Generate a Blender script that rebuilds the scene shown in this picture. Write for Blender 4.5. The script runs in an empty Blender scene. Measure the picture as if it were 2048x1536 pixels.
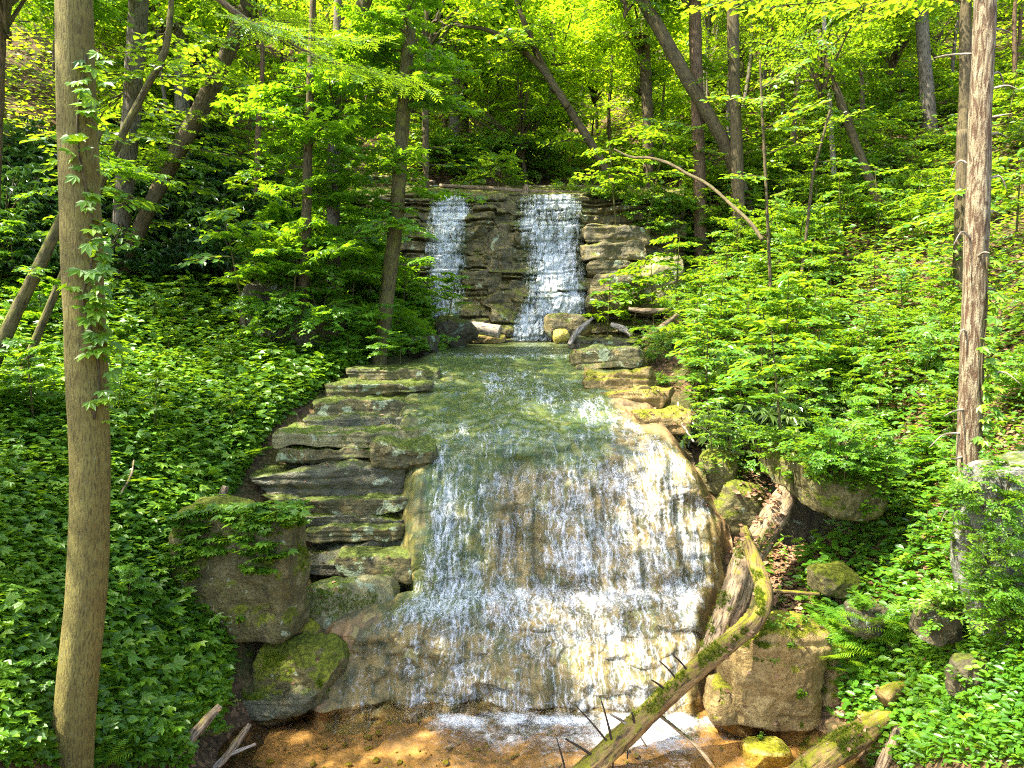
import bpy, math, random
import numpy as np
from mathutils import Vector, Matrix
from mathutils.bvhtree import BVHTree

random.seed(7)
RNG = np.random.default_rng(11)
SC = bpy.context.scene
COL = SC.collection
PI = math.pi

# ------------------------------------------------------------------ camera
F = 1400.0
PITCH = math.radians(5.2)
CZ = 6.70                       # camera height above the lower pool
cp, sp = math.cos(PITCH), math.sin(PITCH)

def P(px, py, Y):
    a = (px - 1024.0) / F
    b = (768.0 - py) / F
    dy = cp + b * sp
    dz = -sp + b * cp
    s = Y / dy
    return np.array([a * s, Y, CZ + dz * s])

def Pv(px, py, Y):              # vectorised
    a = (px - 1024.0) / F
    b = (768.0 - py) / F
    s = Y / (cp + b * sp)
    return np.stack([a * s, Y + 0 * s, CZ + (-sp + b * cp) * s], -1)

cam_d = bpy.data.cameras.new('camera')
cam = bpy.data.objects.new('camera', cam_d)
COL.objects.link(cam)
cam.location = (0, 0, CZ)
cam.rotation_euler = (PI / 2 - PITCH, 0, 0)
cam_d.sensor_width = 36
cam_d.lens = 36 * F / 2048
cam_d.clip_end = 600
SC.camera = cam

# ------------------------------------------------------------------ noise
def _hash(ix, iy, iz, seed):
    h = (ix.astype(np.uint32) * np.uint32(374761393) + iy.astype(np.uint32) * np.uint32(668265263)
         + iz.astype(np.uint32) * np.uint32(2246822519) + np.uint32((seed * 3266489917) & 0xffffffff))
    h = (h ^ (h >> np.uint32(13))) * np.uint32(1274126177)
    h = h ^ (h >> np.uint32(16))
    return (h & np.uint32(0xffff)).astype(np.float32) / 32767.5 - 1.0

def vnoise(p, seed=0):
    p = np.asarray(p, dtype=np.float64)
    i = np.floor(p).astype(np.int64)
    f = (p - i).astype(np.float32)
    u = f * f * f * (f * (f * 6 - 15) + 10)
    x, y, z = i[:, 0], i[:, 1], i[:, 2]
    r = 0
    for dx in (0, 1):
        wx = u[:, 0] if dx else 1 - u[:, 0]
        for dy in (0, 1):
            wy = u[:, 1] if dy else 1 - u[:, 1]
            for dz in (0, 1):
                wz = u[:, 2] if dz else 1 - u[:, 2]
                r = r + wx * wy * wz * _hash(x + dx, y + dy, z + dz, seed)
    return r

def fbm(p, oct=4, seed=0, gain=0.5, lac=2.03):
    p = np.asarray(p, dtype=np.float64)
    a, r = 1.0, 0
    for o in range(oct):
        r = r + a * vnoise(p, seed + o * 17)
        p = p * lac + 13.7
        a *= gain
    return r

def sstep(a, b, x):
    t = np.clip((x - a) / (b - a), 0, 1)
    return t * t * (3 - 2 * t)

# ------------------------------------------------------------------ mesh helpers
def mesh_np(name, V, loops, totals, mats, smooth=True, attrs=None, uv=None, mat_idx=None):
    me = bpy.data.meshes.new(name)
    V = np.ascontiguousarray(V, dtype=np.float32)
    me.vertices.add(len(V))
    me.vertices.foreach_set('co', V.ravel())
    loops = np.ascontiguousarray(loops, dtype=np.int32)
    me.loops.add(len(loops))
    me.loops.foreach_set('vertex_index', loops)
    totals = np.asarray(totals, dtype=np.int32)
    starts = np.zeros(len(totals), dtype=np.int32)
    starts[1:] = np.cumsum(totals)[:-1]
    me.polygons.add(len(totals))
    me.polygons.foreach_set('loop_start', starts)
    me.update(calc_edges=True)
    me.polygons.foreach_set('use_smooth', np.full(len(totals), smooth, dtype=bool))
    for m in (mats if isinstance(mats, (list, tuple)) else [mats]):
        me.materials.append(m)
    if mat_idx is not None:
        me.polygons.foreach_set('material_index', np.asarray(mat_idx, dtype=np.int32))
    for k, a in (attrs or {}).items():
        at = me.attributes.new(k, 'FLOAT', 'POINT')
        at.data.foreach_set('value', np.ascontiguousarray(a, dtype=np.float32))
    if uv is not None:
        l = me.uv_layers.new(name='UVMap')
        l.data.foreach_set('uv', np.ascontiguousarray(uv[loops], dtype=np.float32).ravel())
    me.update()
    return me

def link(name, me, parent=None, loc=None, rot=None, scale=None):
    o = bpy.data.objects.new(name, me)
    COL.objects.link(o)
    if parent is not None:
        o.parent = parent
    if loc is not None:
        o.location = loc
    if rot is not None:
        o.rotation_euler = rot
    if scale is not None:
        o.scale = (scale,) * 3 if isinstance(scale, (int, float)) else scale
    return o

def tag(o, label=None, cat=None, group=None, kind=None):
    if label: o['label'] = label
    if cat: o['category'] = cat
    if group: o['group'] = group
    if kind: o['kind'] = kind
    return o

def empty(name, loc):
    o = bpy.data.objects.new(name, None)
    COL.objects.link(o)
    o.location = loc
    o.empty_display_size = 0.2
    return o

def grid_faces(nr, nc):
    i = np.arange(nr - 1)[:, None] * nc + np.arange(nc - 1)[None, :]
    q = np.stack([i, i + 1, i + nc + 1, i + nc], -1).reshape(-1, 4)
    return q.ravel(), np.full(len(q), 4)

def spline(pts, n):
    pts = np.asarray(pts, float)
    m = len(pts)
    if m == 2:
        t = np.linspace(0, 1, n)[:, None]
        return pts[0] * (1 - t) + pts[1] * t
    ext = np.vstack([2 * pts[0] - pts[1], pts, 2 * pts[-1] - pts[-2]])
    t = np.linspace(0, m - 1 - 1e-6, n)
    k = t.astype(int)
    u = (t - k)[:, None]
    p0, p1, p2, p3 = ext[k], ext[k + 1], ext[k + 2], ext[k + 3]
    return 0.5 * (2 * p1 + (p2 - p0) * u + (2 * p0 - 5 * p1 + 4 * p2 - p3) * u ** 2 + (3 * p1 - p0 - 3 * p2 + p3) * u ** 3)

def tube(pts, rad, sides=12, seg=None, rough=0.0, seed=0, knots=0.0, cap=True):
    """tapered tube along a curve -> V, loops, totals, uv"""
    pts = np.asarray(pts, float)
    rad = np.asarray(rad, float)
    n = seg or max(2, len(pts))
    c = spline(pts, n)
    r = np.interp(np.linspace(0, len(rad) - 1, n), np.arange(len(rad)), rad)
    T = np.gradient(c, axis=0)
    T /= np.linalg.norm(T, axis=1)[:, None] + 1e-9
    ref = np.array([0.0, 1.0, 0.0]) if abs(T[n // 2][1]) < 0.9 else np.array([1.0, 0, 0])
    A = np.cross(T, ref); A /= np.linalg.norm(A, axis=1)[:, None] + 1e-9
    B = np.cross(T, A)
    th = np.linspace(0, 2 * PI, sides, endpoint=False)
    D = A[:, None, :] * np.cos(th)[None, :, None] + B[:, None, :] * np.sin(th)[None, :, None]
    ln = np.concatenate([[0], np.cumsum(np.linalg.norm(np.diff(c, axis=0), axis=1))])
    R = np.repeat(r[:, None], sides, 1)
    if rough > 0:
        q = np.stack([np.cos(th)[None, :] * 2.2 + 0 * R, np.sin(th)[None, :] * 2.2 + 0 * R,
                      (ln[:, None] / (r.mean() * 4 + 1e-6)) + 0 * R], -1).reshape(-1, 3)
        nz = fbm(q, 3, seed).reshape(R.shape)
        R = R * (1 + rough * nz)
    V = c[:, None, :] + D * R[:, :, None]
    V = V.reshape(-1, 3)
    i = np.arange(n - 1)[:, None] * sides
    j = np.arange(sides)[None, :]
    jn = (j + 1) % sides
    q = np.stack([i + j, i + jn, i + sides + jn, i + sides + j], -1).reshape(-1, 4)
    loops = q.ravel(); tot = np.full(len(q), 4)
    uv = np.stack([np.repeat((th / (2 * PI))[None, :], n, 0) * (2 * PI * r.mean()),
                   np.repeat(ln[:, None], sides, 1)], -1).reshape(-1, 2)
    if cap:
        loops = np.concatenate([loops, np.arange(sides)[::-1], np.arange(sides) + (n - 1) * sides])
        tot = np.concatenate([tot, [sides, sides]])
    return V, loops, tot, uv

def merge(parts):
    Vs, Ls, Ts, Us, off = [], [], [], [], 0
    for V, l, t, u in parts:
        Vs.append(V); Ls.append(np.asarray(l) + off); Ts.append(t); Us.append(u); off += len(V)
    return np.concatenate(Vs), np.concatenate(Ls), np.concatenate(Ts), np.concatenate(Us)

# ------------------------------------------------------------------ node helpers
class NT:
    def __init__(s, name):
        s.m = bpy.data.materials.new(name)
        s.m.use_nodes = True
        s.t = s.m.node_tree
        s.t.nodes.clear()
        s.out = s.t.nodes.new('ShaderNodeOutputMaterial')
    def n(s, typ, props=None, **ins):
        nd = s.t.nodes.new('ShaderNode' + typ)
        for k, v in (props or {}).items():
            setattr(nd, k, v)
        for k, v in ins.items():
            k2 = int(k[1:]) if k[0] == '_' and k[1:].isdigit() else k.replace('_', ' ')
            sock = nd.inputs[k2]
            if isinstance(v, bpy.types.NodeSocket):
                s.t.links.new(v, sock)
            elif isinstance(v, tuple) and len(v) == 3 and sock.type == 'RGBA':
                sock.default_value = (*v, 1)
            else:
                sock.default_value = v
        return nd
    def pos(s):
        return s.n('NewGeometry').outputs['Position']
    def scale(s, vec, sc):
        return s.n('VectorMath', {'operation': 'MULTIPLY'}, _0=vec, _1=sc).outputs[0]
    def noise(s, vec, scale, detail=4, rough=0.55, dist=0.0):
        return s.n('TexNoise', Vector=vec, Scale=scale, Detail=detail, Roughness=rough, Distortion=dist).outputs[0]
    def ramp(s, fac, a, b, lo=0.0, hi=1.0):
        return s.n('MapRange', {'interpolation_type': 'SMOOTHSTEP'}, _0=fac, _1=a, _2=b, _3=lo, _4=hi).outputs[0]
    def mix(s, fac, a, b):
        nd = s.t.nodes.new('ShaderNodeMix'); nd.data_type = 'RGBA'
        for sock, v in ((nd.inputs[0], fac), (nd.inputs[6], a), (nd.inputs[7], b)):
            if isinstance(v, bpy.types.NodeSocket): s.t.links.new(v, sock)
            elif isinstance(v, tuple): sock.default_value = (*v[:3], 1)
            else: sock.default_value = v
        return nd.outputs[2]
    def math(s, op, a, b=0.0, c=0.0, clamp=False):
        nd = s.n('Math', {'operation': op, 'use_clamp': clamp}, _0=a, _1=b, _2=c)
        return nd.outputs[0]
    def bump(s, h, strength=0.5, dist=0.05):
        return s.n('Bump', Height=h, Strength=strength, Distance=dist).outputs[0]
    def done(s, shader):
        s.t.links.new(shader, s.out.inputs[0])
        return s.m

def leaf_material(name, dark, mid, light, trans, rough=0.42, tmix=0.45, spec=0.5):
    k = NT(name)
    t = k.n('Attribute', {'attribute_name': 'tint'}).outputs['Fac']
    rnd = k.n('ObjectInfo').outputs['Random']
    t2 = k.math('ADD', t, k.math('MULTIPLY', k.math('SUBTRACT', rnd, 0.5), 0.35), clamp=True)
    c = k.mix(k.ramp(t2, 0.0, 0.55), dark, mid)
    c = k.mix(k.ramp(t2, 0.5, 1.0), c, light)
    tr = k.mix(0.35, trans, k.mix(0.5, c, trans))
    pb = k.n('BsdfPrincipled', Base_Color=c, Roughness=rough, Specular_IOR_Level=spec).outputs[0]
    tl = k.n('BsdfTranslucent', Color=tr).outputs[0]
    return k.done(k.n('MixShader', _0=tmix, _1=pb, _2=tl).outputs[0])

M = {}
M['leaf_maple'] = leaf_material('maple_leaf', (0.045, 0.12, 0.007), (0.085, 0.21, 0.010), (0.15, 0.29, 0.012), (0.34, 0.58, 0.010))
M['leaf_beech'] = leaf_material('beech_leaf', (0.035, 0.12, 0.008), (0.075, 0.20, 0.012), (0.16, 0.29, 0.018), (0.36, 0.52, 0.012))
M['leaf_far'] = leaf_material('far_leaf', (0.06, 0.16, 0.012), (0.13, 0.27, 0.014), (0.27, 0.41, 0.018), (0.56, 0.76, 0.014), tmix=0.55)  # far leaves coloured brighter in place of haze and sunlight
M['leaf_herb'] = leaf_material('herb_leaf', (0.038, 0.105, 0.007), (0.08, 0.19, 0.008), (0.16, 0.28, 0.012), (0.30, 0.48, 0.010), rough=0.42, tmix=0.38)
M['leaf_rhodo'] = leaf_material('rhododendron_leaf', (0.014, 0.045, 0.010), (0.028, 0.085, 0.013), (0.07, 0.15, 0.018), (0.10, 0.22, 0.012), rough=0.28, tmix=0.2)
M['leaf_rhodo_light'] = leaf_material('pale_rhododendron_leaf', (0.05, 0.09, 0.02), (0.10, 0.17, 0.035), (0.22, 0.27, 0.08), (0.18, 0.30, 0.02), rough=0.26, tmix=0.2, spec=0.6)  # lightened rhododendron leaf: whitish highlights are put into its colour
M['leaf_fern'] = leaf_material('fern_leaf', (0.07, 0.20, 0.01), (0.13, 0.30, 0.015), (0.22, 0.38, 0.02), (0.38, 0.55, 0.015), tmix=0.4)
M['leaf_moss'] = leaf_material('moss_tuft', (0.05, 0.09, 0.005), (0.10, 0.15, 0.008), (0.20, 0.22, 0.01), (0.2, 0.25, 0.01), rough=0.9, tmix=0.2, spec=0.1)
M['litter'] = leaf_material('dry_leaf', (0.07, 0.035, 0.015), (0.16, 0.085, 0.04), (0.34, 0.21, 0.12), (0.25, 0.13, 0.05), rough=0.7, tmix=0.15, spec=0.2)

def bark_material(name, a, b, moss=0.0, mosscol=(0.10, 0.13, 0.012), fis=26.0, lichen=0.0, depth=0.02, dark=(0.03, 0.022, 0.014), furrow=0.0):
    k = NT(name)
    uv = k.n('TexCoord').outputs['UV']
    st = k.scale(uv, (1.0, 0.16, 1.0))
    n1 = k.noise(st, fis, 6, 0.6, 0.6)
    n2 = k.noise(uv, 3.0, 5)
    n3 = k.noise(k.scale(uv, (1.0, 0.5, 1)), 60, 4, 0.65)
    c = k.mix(k.ramp(n2, 0.35, 0.65), a, b)
    c = k.mix(k.ramp(n1, 0.36 + furrow, 0.54 + furrow * .6, 0.92, 0.0), c, dark)
    c = k.mix(k.ramp(n3, 0.35, 0.7, 0.3, 0.0), c, dark)
    if lichen > 0:
        li = k.ramp(k.noise(uv, 14, 5, 0.7), 0.60, 0.68, 0, lichen)
        c = k.mix(li, c, (0.30, 0.36, 0.24))
    if moss > 0:
        nzz = k.n('SeparateXYZ', Vector=k.n('NewGeometry').outputs['Normal']).outputs[2]
        mo = k.ramp(k.math('ADD', k.noise(k.scale(uv, (1, 0.6, 1)), 5.5, 8, 0.78), k.math('MULTIPLY', nzz, 0.16)), 0.64 - 0.22 * moss, 0.82 - 0.22 * moss)
        c = k.mix(mo, c, k.mix(k.noise(uv, 30, 3), tuple(x * 0.55 for x in mosscol), mosscol))
    h = k.math('ADD', k.math('MULTIPLY', n1, 1.0), k.math('MULTIPLY', n3, 0.35))
    nb = k.bump(h, 1.0, depth)
    return k.done(k.n('BsdfPrincipled', Base_Color=c, Roughness=0.85, Specular_IOR_Level=0.2, Normal=nb).outputs[0])

M['bark_maple'] = bark_material('maple_bark', (0.19, 0.165, 0.042), (0.145, 0.118, 0.03), lichen=0.25, fis=58, depth=0.015, dark=(0.07, 0.055, 0.018))
M['bark_tulip'] = bark_material('furrowed_bark', (0.33, 0.28, 0.17), (0.25, 0.20, 0.11), fis=22, depth=0.06, dark=(0.075, 0.04, 0.02), furrow=0.06, lichen=0.25)
M['bark_dark'] = bark_material('dark_bark', (0.14, 0.105, 0.045), (0.095, 0.075, 0.032), moss=0.2, mosscol=(0.07, 0.10, 0.015))
M['bark_mossy'] = bark_material('mossy_bark', (0.14, 0.115, 0.04), (0.10, 0.085, 0.03), moss=0.75, mosscol=(0.16, 0.17, 0.02))
M['bark_grey'] = bark_material('grey_bark', (0.19, 0.16, 0.11), (0.13, 0.11, 0.075), lichen=0.2)
M['bark_red'] = bark_material('reddish_bark', (0.20, 0.125, 0.065), (0.14, 0.085, 0.04), lichen=0.1)
M['wood_dead'] = bark_material('dead_wood', (0.33, 0.25, 0.15), (0.22, 0.15, 0.08), moss=0.15, fis=30, mosscol=(0.22, 0.20, 0.02))
M['wood_moss'] = bark_material('mossy_dead_wood', (0.28, 0.19, 0.07), (0.17, 0.10, 0.035), moss=0.52, mosscol=(0.20, 0.20, 0.010), fis=22)
M['wood_pale'] = bark_material('bleached_wood', (0.42, 0.36, 0.27), (0.30, 0.25, 0.18), fis=30)
M['wood_black'] = bark_material('dark_twig', (0.055, 0.042, 0.03), (0.035, 0.028, 0.02), fis=40)

def rock_material(name, a, b, c3, moss=0.3, lichen=0.2, wet=0.0, mosscol=(0.10, 0.13, 0.010), lichcol=(0.30, 0.34, 0.20), strata=0.5, sc=1.0, dark=(0.03, 0.027, 0.018), stain=0.6, speck=0.0):
    k = NT(name)
    p = k.pos()
    nrm = k.n('NewGeometry').outputs['Normal']
    nz = k.n('SeparateXYZ', Vector=nrm).outputs[2]
    big = k.noise(p, 0.9 * sc, 6, 0.6, 0.4)
    med = k.noise(p, 4.0 * sc, 7, 0.65, 0.3)
    fine = k.noise(p, 22 * sc, 6, 0.7)
    lay = k.noise(k.scale(p, (0.7, 0.7, 3.2)), 1.9 * sc, 6, 0.68, 1.1)
    col = k.mix(k.ramp(big, 0.36, 0.62), a, b)
    col = k.mix(k.ramp(med, 0.48, 0.66, 0, 0.85), col, c3)
    col = k.mix(k.ramp(lay, 0.30, 0.50, strata, 0.0), col, dark)
    # dark run-off stains, drawn out down the face
    st = k.noise(k.scale(p, (2.2, 2.2, 0.35)), 2.2 * sc, 5, 0.6)
    col = k.mix(k.ramp(st, 0.52, 0.68, 0, stain), col, dark)
    if lichen > 0:
        li = k.noise(p, 2.1 * sc, 7, 0.62, 0.5)
        lm = k.math('MULTIPLY', k.ramp(li, 0.655 - 0.2 * lichen, 0.675 - 0.2 * lichen), k.ramp(k.noise(p, 30, 3), 0.25, 0.5, 0.6, 1))
        col = k.mix(lm, col, lichcol)
    if speck > 0:
        sm = k.ramp(k.noise(p, 9, 5, 0.7), 0.55, 0.62, 0, speck)
        col = k.mix(sm, col, (0.05, 0.055, 0.04))
    col = k.mix(k.ramp(fine, 0.32, 0.58, 0.7, 0.0), col, tuple(x * 0.35 for x in b))
    mossh = None
    if moss > 0:
        mn = k.noise(p, 1.7 * sc, 7, 0.68, 0.4)
        mf = k.math('ADD', k.math('MULTIPLY', nz, 0.30), mn)
        mm = k.ramp(mf, 0.86 - 0.35 * moss, 0.95 - 0.35 * moss)
        mc = k.mix(k.ramp(k.noise(p, 16, 4), 0.35, 0.65), tuple(x * 0.4 for x in mosscol), mosscol)
        col = k.mix(mm, col, mc)
        mossh = mm
    h = k.math('ADD', k.math('MULTIPLY', med, 0.7), k.math('ADD', k.math('MULTIPLY', fine, 0.25), k.math('MULTIPLY', lay, 0.35)))
    nb = k.bump(h, 1.0, 0.12)
    ro = 0.8 - 0.6 * wet
    return k.done(k.n('BsdfPrincipled', Base_Color=col, Roughness=ro, Specular_IOR_Level=0.25 + 0.35 * wet, Normal=nb).outputs[0])

M['rock_ledge'] = rock_material('ledge_rock', (0.125, 0.105, 0.035), (0.085, 0.08, 0.028), (0.24, 0.175, 0.05), moss=0.62, lichen=0.45, wet=0.25, strata=0.6, lichcol=(0.30, 0.35, 0.19))
M['rock_wet'] = rock_material('wet_ledge_rock', (0.06, 0.06, 0.026), (0.08, 0.08, 0.034), (0.14, 0.115, 0.04), moss=0.35, lichen=0.12, wet=0.7, strata=0.5)
M['rock_moss'] = rock_material('mossy_rock', (0.15, 0.125, 0.04), (0.10, 0.09, 0.028), (0.22, 0.19, 0.08), moss=0.95, lichen=0.15, strata=0.35, mosscol=(0.13, 0.15, 0.008))
M['rock_tan'] = rock_material('tan_rock', (0.28, 0.20, 0.07), (0.20, 0.13, 0.04), (0.38, 0.28, 0.11), moss=0.6, lichen=0.0, strata=0.3, mosscol=(0.23, 0.22, 0.01), wet=0.1, stain=0.3)  # golden base and yellowed moss carry sunlight in the colour
M['rock_smooth'] = rock_material('smooth_pale_rock', (0.22, 0.20, 0.08), (0.17, 0.15, 0.06), (0.28, 0.26, 0.12), moss=0.35, lichen=0.25, strata=0.1, mosscol=(0.10, 0.15, 0.005), wet=0.2, stain=0.25)
M['rock_grey'] = rock_material('grey_lichen_rock', (0.20, 0.195, 0.15), (0.13, 0.13, 0.095), (0.28, 0.28, 0.22), moss=0.35, lichen=0.45, strata=0.1, lichcol=(0.32, 0.36, 0.22), stain=0.5, speck=0.8)
M['rock_dark'] = rock_material('dark_boulder_rock', (0.085, 0.07, 0.032), (0.06, 0.052, 0.026), (0.15, 0.13, 0.07), moss=0.5, lichen=0.35, strata=0.25, mosscol=(0.085, 0.10, 0.010), lichcol=(0.20, 0.25, 0.16))
M['rock_yellow'] = rock_material('yellow_stone', (0.42, 0.34, 0.06), (0.32, 0.25, 0.05), (0.48, 0.40, 0.12), moss=0.5, lichen=0.0, mosscol=(0.30, 0.28, 0.01), strata=0.05, stain=0.1)
M['rock_cliff'] = rock_material('cliff_rock', (0.15, 0.115, 0.04), (0.085, 0.075, 0.03), (0.27, 0.20, 0.06), moss=0.5, lichen=0.2, wet=0.3, strata=0.75, mosscol=(0.14, 0.15, 0.012))

# stream bed: ochre and olive rock seen through the water
def bed_material():
    k = NT('streambed_rock')
    p = k.pos()
    uv = k.n('TexCoord').outputs['UV']
    big = k.noise(p, 0.7, 6, 0.6, 0.5)
    med = k.noise(p, 3.2, 7, 0.65, 0.6)
    fine = k.noise(p, 30, 5, 0.7)
    st = k.noise(k.scale(uv, (3.4, 0.7, 1)), 1.6, 6, 0.6, 0.3)
    dry = k.n('Attribute', {'attribute_name': 'tone'}).outputs['Fac']     # ochre rock below; olive rock above, greened and darkened for shade and reflected canopy
    och = k.mix(k.ramp(med, 0.38, 0.62), (0.30, 0.175, 0.07), (0.11, 0.075, 0.034))
    oli = k.mix(k.ramp(med, 0.36, 0.64), (0.13, 0.125, 0.028), (0.05, 0.07, 0.026))
    c = k.mix(k.ramp(k.math('ADD', dry, k.math('MULTIPLY', k.math('SUBTRACT', big, 0.5), 1.1)), 0.25, 0.75), oli, och)
    spots = k.ramp(k.noise(p, 2.0, 4, 0.5, 0.6), 0.62, 0.65)
    c = k.mix(k.math('MULTIPLY', spots, 0.6), c, (0.30, 0.24, 0.075))
    c = k.mix(k.ramp(st, 0.52, 0.66, 0, 0.7), c, (0.07, 0.062, 0.03))
    c = k.mix(k.ramp(fine, 0.32, 0.55, 0.25, 0), c, (0.05, 0.042, 0.02))
    c = k.mix(k.ramp(k.noise(p, 1.6, 6, 0.65, 0.8), 0.54, 0.64, 0, 0.55), c, (0.06, 0.07, 0.035))
    h = k.math('ADD', k.math('MULTIPLY', med, 0.6), k.math('MULTIPLY', fine, 0.15))
    return k.done(k.n('BsdfPrincipled', Base_Color=c, Roughness=0.42, Specular_IOR_Level=0.25, Normal=k.bump(h, 0.9, 0.09)).outputs[0])
M['bed'] = bed_material()

def water_material(name, fscale=1.0, film=(0.84, 0.92, 0.84), thr=0.36, refl=0.0):
    """thin clear film that breaks into white foam where the water is churned (attribute foam)"""
    k = NT(name)
    uv = k.n('TexCoord').outputs['UV']
    p = k.pos()
    fo = k.n('Attribute', {'attribute_name': 'foam'}).outputs['Fac']
    warp = k.scale(k.n('VectorMath', {'operation': 'SUBTRACT'}, _0=k.n('TexNoise', Vector=uv, Scale=2.2, Detail=3).outputs[1], _1=(0.5, 0.5, 0.5)).outputs[0], (0.30, 0.30, 0))
    uw = k.n('VectorMath', {'operation': 'ADD'}, _0=uv, _1=warp).outputs[0]
    s0 = k.noise(k.scale(uw, (2.0, 0.9, 1)), 1.25 * fscale, 4, 0.55, 0.4)
    s1 = k.noise(k.scale(uw, (6.5, 0.62, 1)), 2.2 * fscale, 5, 0.6, 0.5)
    s2 = k.noise(k.scale(uw, (3.4, 1.25, 1)), 7.5 * fscale, 5, 0.65, 1.2)
    s3 = k.noise(p, 24 * fscale, 3, 0.6, 0.8)
    lac = k.n('TexVoronoi', {'feature': 'DISTANCE_TO_EDGE'}, Vector=k.n('VectorMath', {'operation': 'ADD'}, _0=k.scale(uv, (1.5, 1.0, 1)), _1=k.scale(k.n('TexNoise', Vector=uv, Scale=5.0, Detail=3).outputs[1], (0.35, 0.35, 0))).outputs[0], Scale=7.0 * fscale).outputs[0]
    lace = k.ramp(lac, 0.0, 0.16, 0.20, -0.08)
    v = k.math('ADD', fo, k.math('ADD', k.math('MULTIPLY', k.math('SUBTRACT', s0, 0.5), 1.5), k.math('MULTIPLY', k.math('SUBTRACT', s1, 0.5), 2.2)))
    v = k.math('ADD', v, k.math('ADD', k.math('MULTIPLY', k.math('SUBTRACT', s2, 0.5), 0.8), lace))
    soft = k.ramp(v, thr - 0.30, thr + 0.95)
    g = k.math('ADD', k.math('MULTIPLY', s2, 0.6), k.math('MULTIPLY', s3, 0.4))
    grain = k.ramp(g, 0.38, 0.56, 0.68, 1.0)
    m = k.math('MULTIPLY', soft, grain)
    h = k.math('ADD', k.math('MULTIPLY', s2, 0.7), k.math('MULTIPLY', s3, 0.25))
    nb = k.bump(h, 0.55, 0.04)
    nf = k.bump(k.math('ADD', s0, k.math('MULTIPLY', s1, 0.7)), 0.7, 0.06)
    gl = k.n('BsdfGlossy', Color=(1, 1, 1), Roughness=0.14, Normal=nf).outputs[0]
    tr = k.n('BsdfTransparent', Color=film).outputs[0]
    fr = k.n('Fresnel', IOR=1.33, Normal=nf).outputs[0]
    fac = k.math('ADD', k.math('MULTIPLY', fr, 0.13), refl * 0.2, clamp=True)
    thin = k.n('MixShader', _0=fac, _1=tr, _2=gl).outputs[0]
    wd = k.n('BsdfDiffuse', Color=(0.78, 0.82, 0.83), Normal=nb).outputs[0]
    wt = k.n('BsdfTranslucent', Color=(0.75, 0.80, 0.82), Normal=nb).outputs[0]
    wg = k.n('BsdfGlossy', Color=(1, 1, 1), Roughness=0.25, Normal=nb).outputs[0]
    fm = k.n('MixShader', _0=0.25, _1=wd, _2=wt).outputs[0]
    fm = k.n('MixShader', _0=0.07, _1=fm, _2=wg).outputs[0]
    return k.done(k.n('MixShader', _0=k.math('MULTIPLY', m, 0.86), _1=thin, _2=fm).outputs[0])
M['water_slide'] = water_material('sliding_water')
M['water_fall'] = water_material('falling_water', 0.8, thr=0.30)

def pool_material():
    k = NT('pool_water')
    p = k.pos()
    fo = k.n('Attribute', {'attribute_name': 'foam'}).outputs['Fac']
    s1 = k.noise(p, 3.0, 7, 0.65, 1.0)
    s2 = k.noise(p, 14, 5, 0.7, 0.8)
    v = k.math('ADD', fo, k.math('MULTIPLY', k.math('SUBTRACT', k.math('ADD', k.math('MULTIPLY', s1, 0.6), k.math('MULTIPLY', s2, 0.4)), 0.5), 1.8))
    m = k.math('MULTIPLY', k.ramp(v, 0.15, 1.25), k.ramp(s2, 0.35, 0.6, 0.55, 1.0))
    w = k.noise(k.scale(p, (1, 1.6, 1)), 4.0, 4, 0.55, 0.6)
    nb = k.bump(w, 0.5, 0.08)
    gl = k.n('BsdfGlossy', Color=(1, 1, 1), Roughness=0.05, Normal=nb).outputs[0]
    tr = k.n('BsdfTransparent', Color=(0.90, 0.84, 0.68)).outputs[0]
    thin = k.n('MixShader', _0=k.n('Fresnel', IOR=1.33, Normal=nb).outputs[0], _1=tr, _2=gl).outputs[0]
    fm = k.n('BsdfDiffuse', Color=(0.80, 0.83, 0.82), Normal=k.bump(s2, 0.8, 0.05)).outputs[0]
    return k.done(k.n('MixShader', _0=k.math('MULTIPLY', m, 0.94), _1=thin, _2=fm).outputs[0])
M['pool'] = pool_material()

def poolbed_material():
    k = NT('pool_floor')
    p = k.pos()
    c = k.mix(k.ramp(k.noise(p, 1.5, 6, 0.6, 0.4), 0.35, 0.65), (0.38, 0.22, 0.07), (0.17, 0.10, 0.035))
    c = k.mix(k.ramp(k.noise(p, 4, 7, 0.7, 0.6), 0.46, 0.62, 0, 0.8), c, (0.10, 0.065, 0.025))
    return k.done(k.n('BsdfPrincipled', Base_Color=c, Roughness=0.6, Normal=k.bump(k.noise(p, 8, 6), 0.6, 0.08)).outputs[0])
M['poolbed'] = poolbed_material()

def soil_material():
    k = NT('forest_soil')
    p = k.pos()
    big = k.noise(p, 0.5, 5, 0.6)
    med = k.noise(p, 7, 7, 0.7, 0.3)
    fine = k.n('TexVoronoi', Vector=p, Scale=16.0).outputs['Color']
    fs = k.n('SeparateColor', Color=fine).outputs[0]
    c = k.mix(k.ramp(med, 0.35, 0.65), (0.035, 0.026, 0.014), (0.10, 0.062, 0.030))
    c = k.mix(k.ramp(fs, 0.62, 0.9, 0, 0.7), c, (0.20, 0.12, 0.06))
    c = k.mix(k.ramp(big, 0.48, 0.62, 0, 0.6), c, (0.035, 0.06, 0.010))
    return k.done(k.n('BsdfPrincipled', Base_Color=c, Roughness=0.95, Specular_IOR_Level=0.1, Normal=k.bump(med, 0.9, 0.1)).outputs[0])
M['soil'] = soil_material()

# ------------------------------------------------------------------ solids for ray casting
SOL_V, SOL_F = [], []
_off = 0
def solid(V, loops, totals):
    global _off
    V = np.asarray(V); loops = np.asarray(loops)
    SOL_V.append(V)
    st = np.concatenate([[0], np.cumsum(totals)])
    L = (loops + _off).tolist()
    SOL_F.extend([L[st[i]:st[i + 1]] for i in range(len(totals))])
    _off += len(V)

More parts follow.
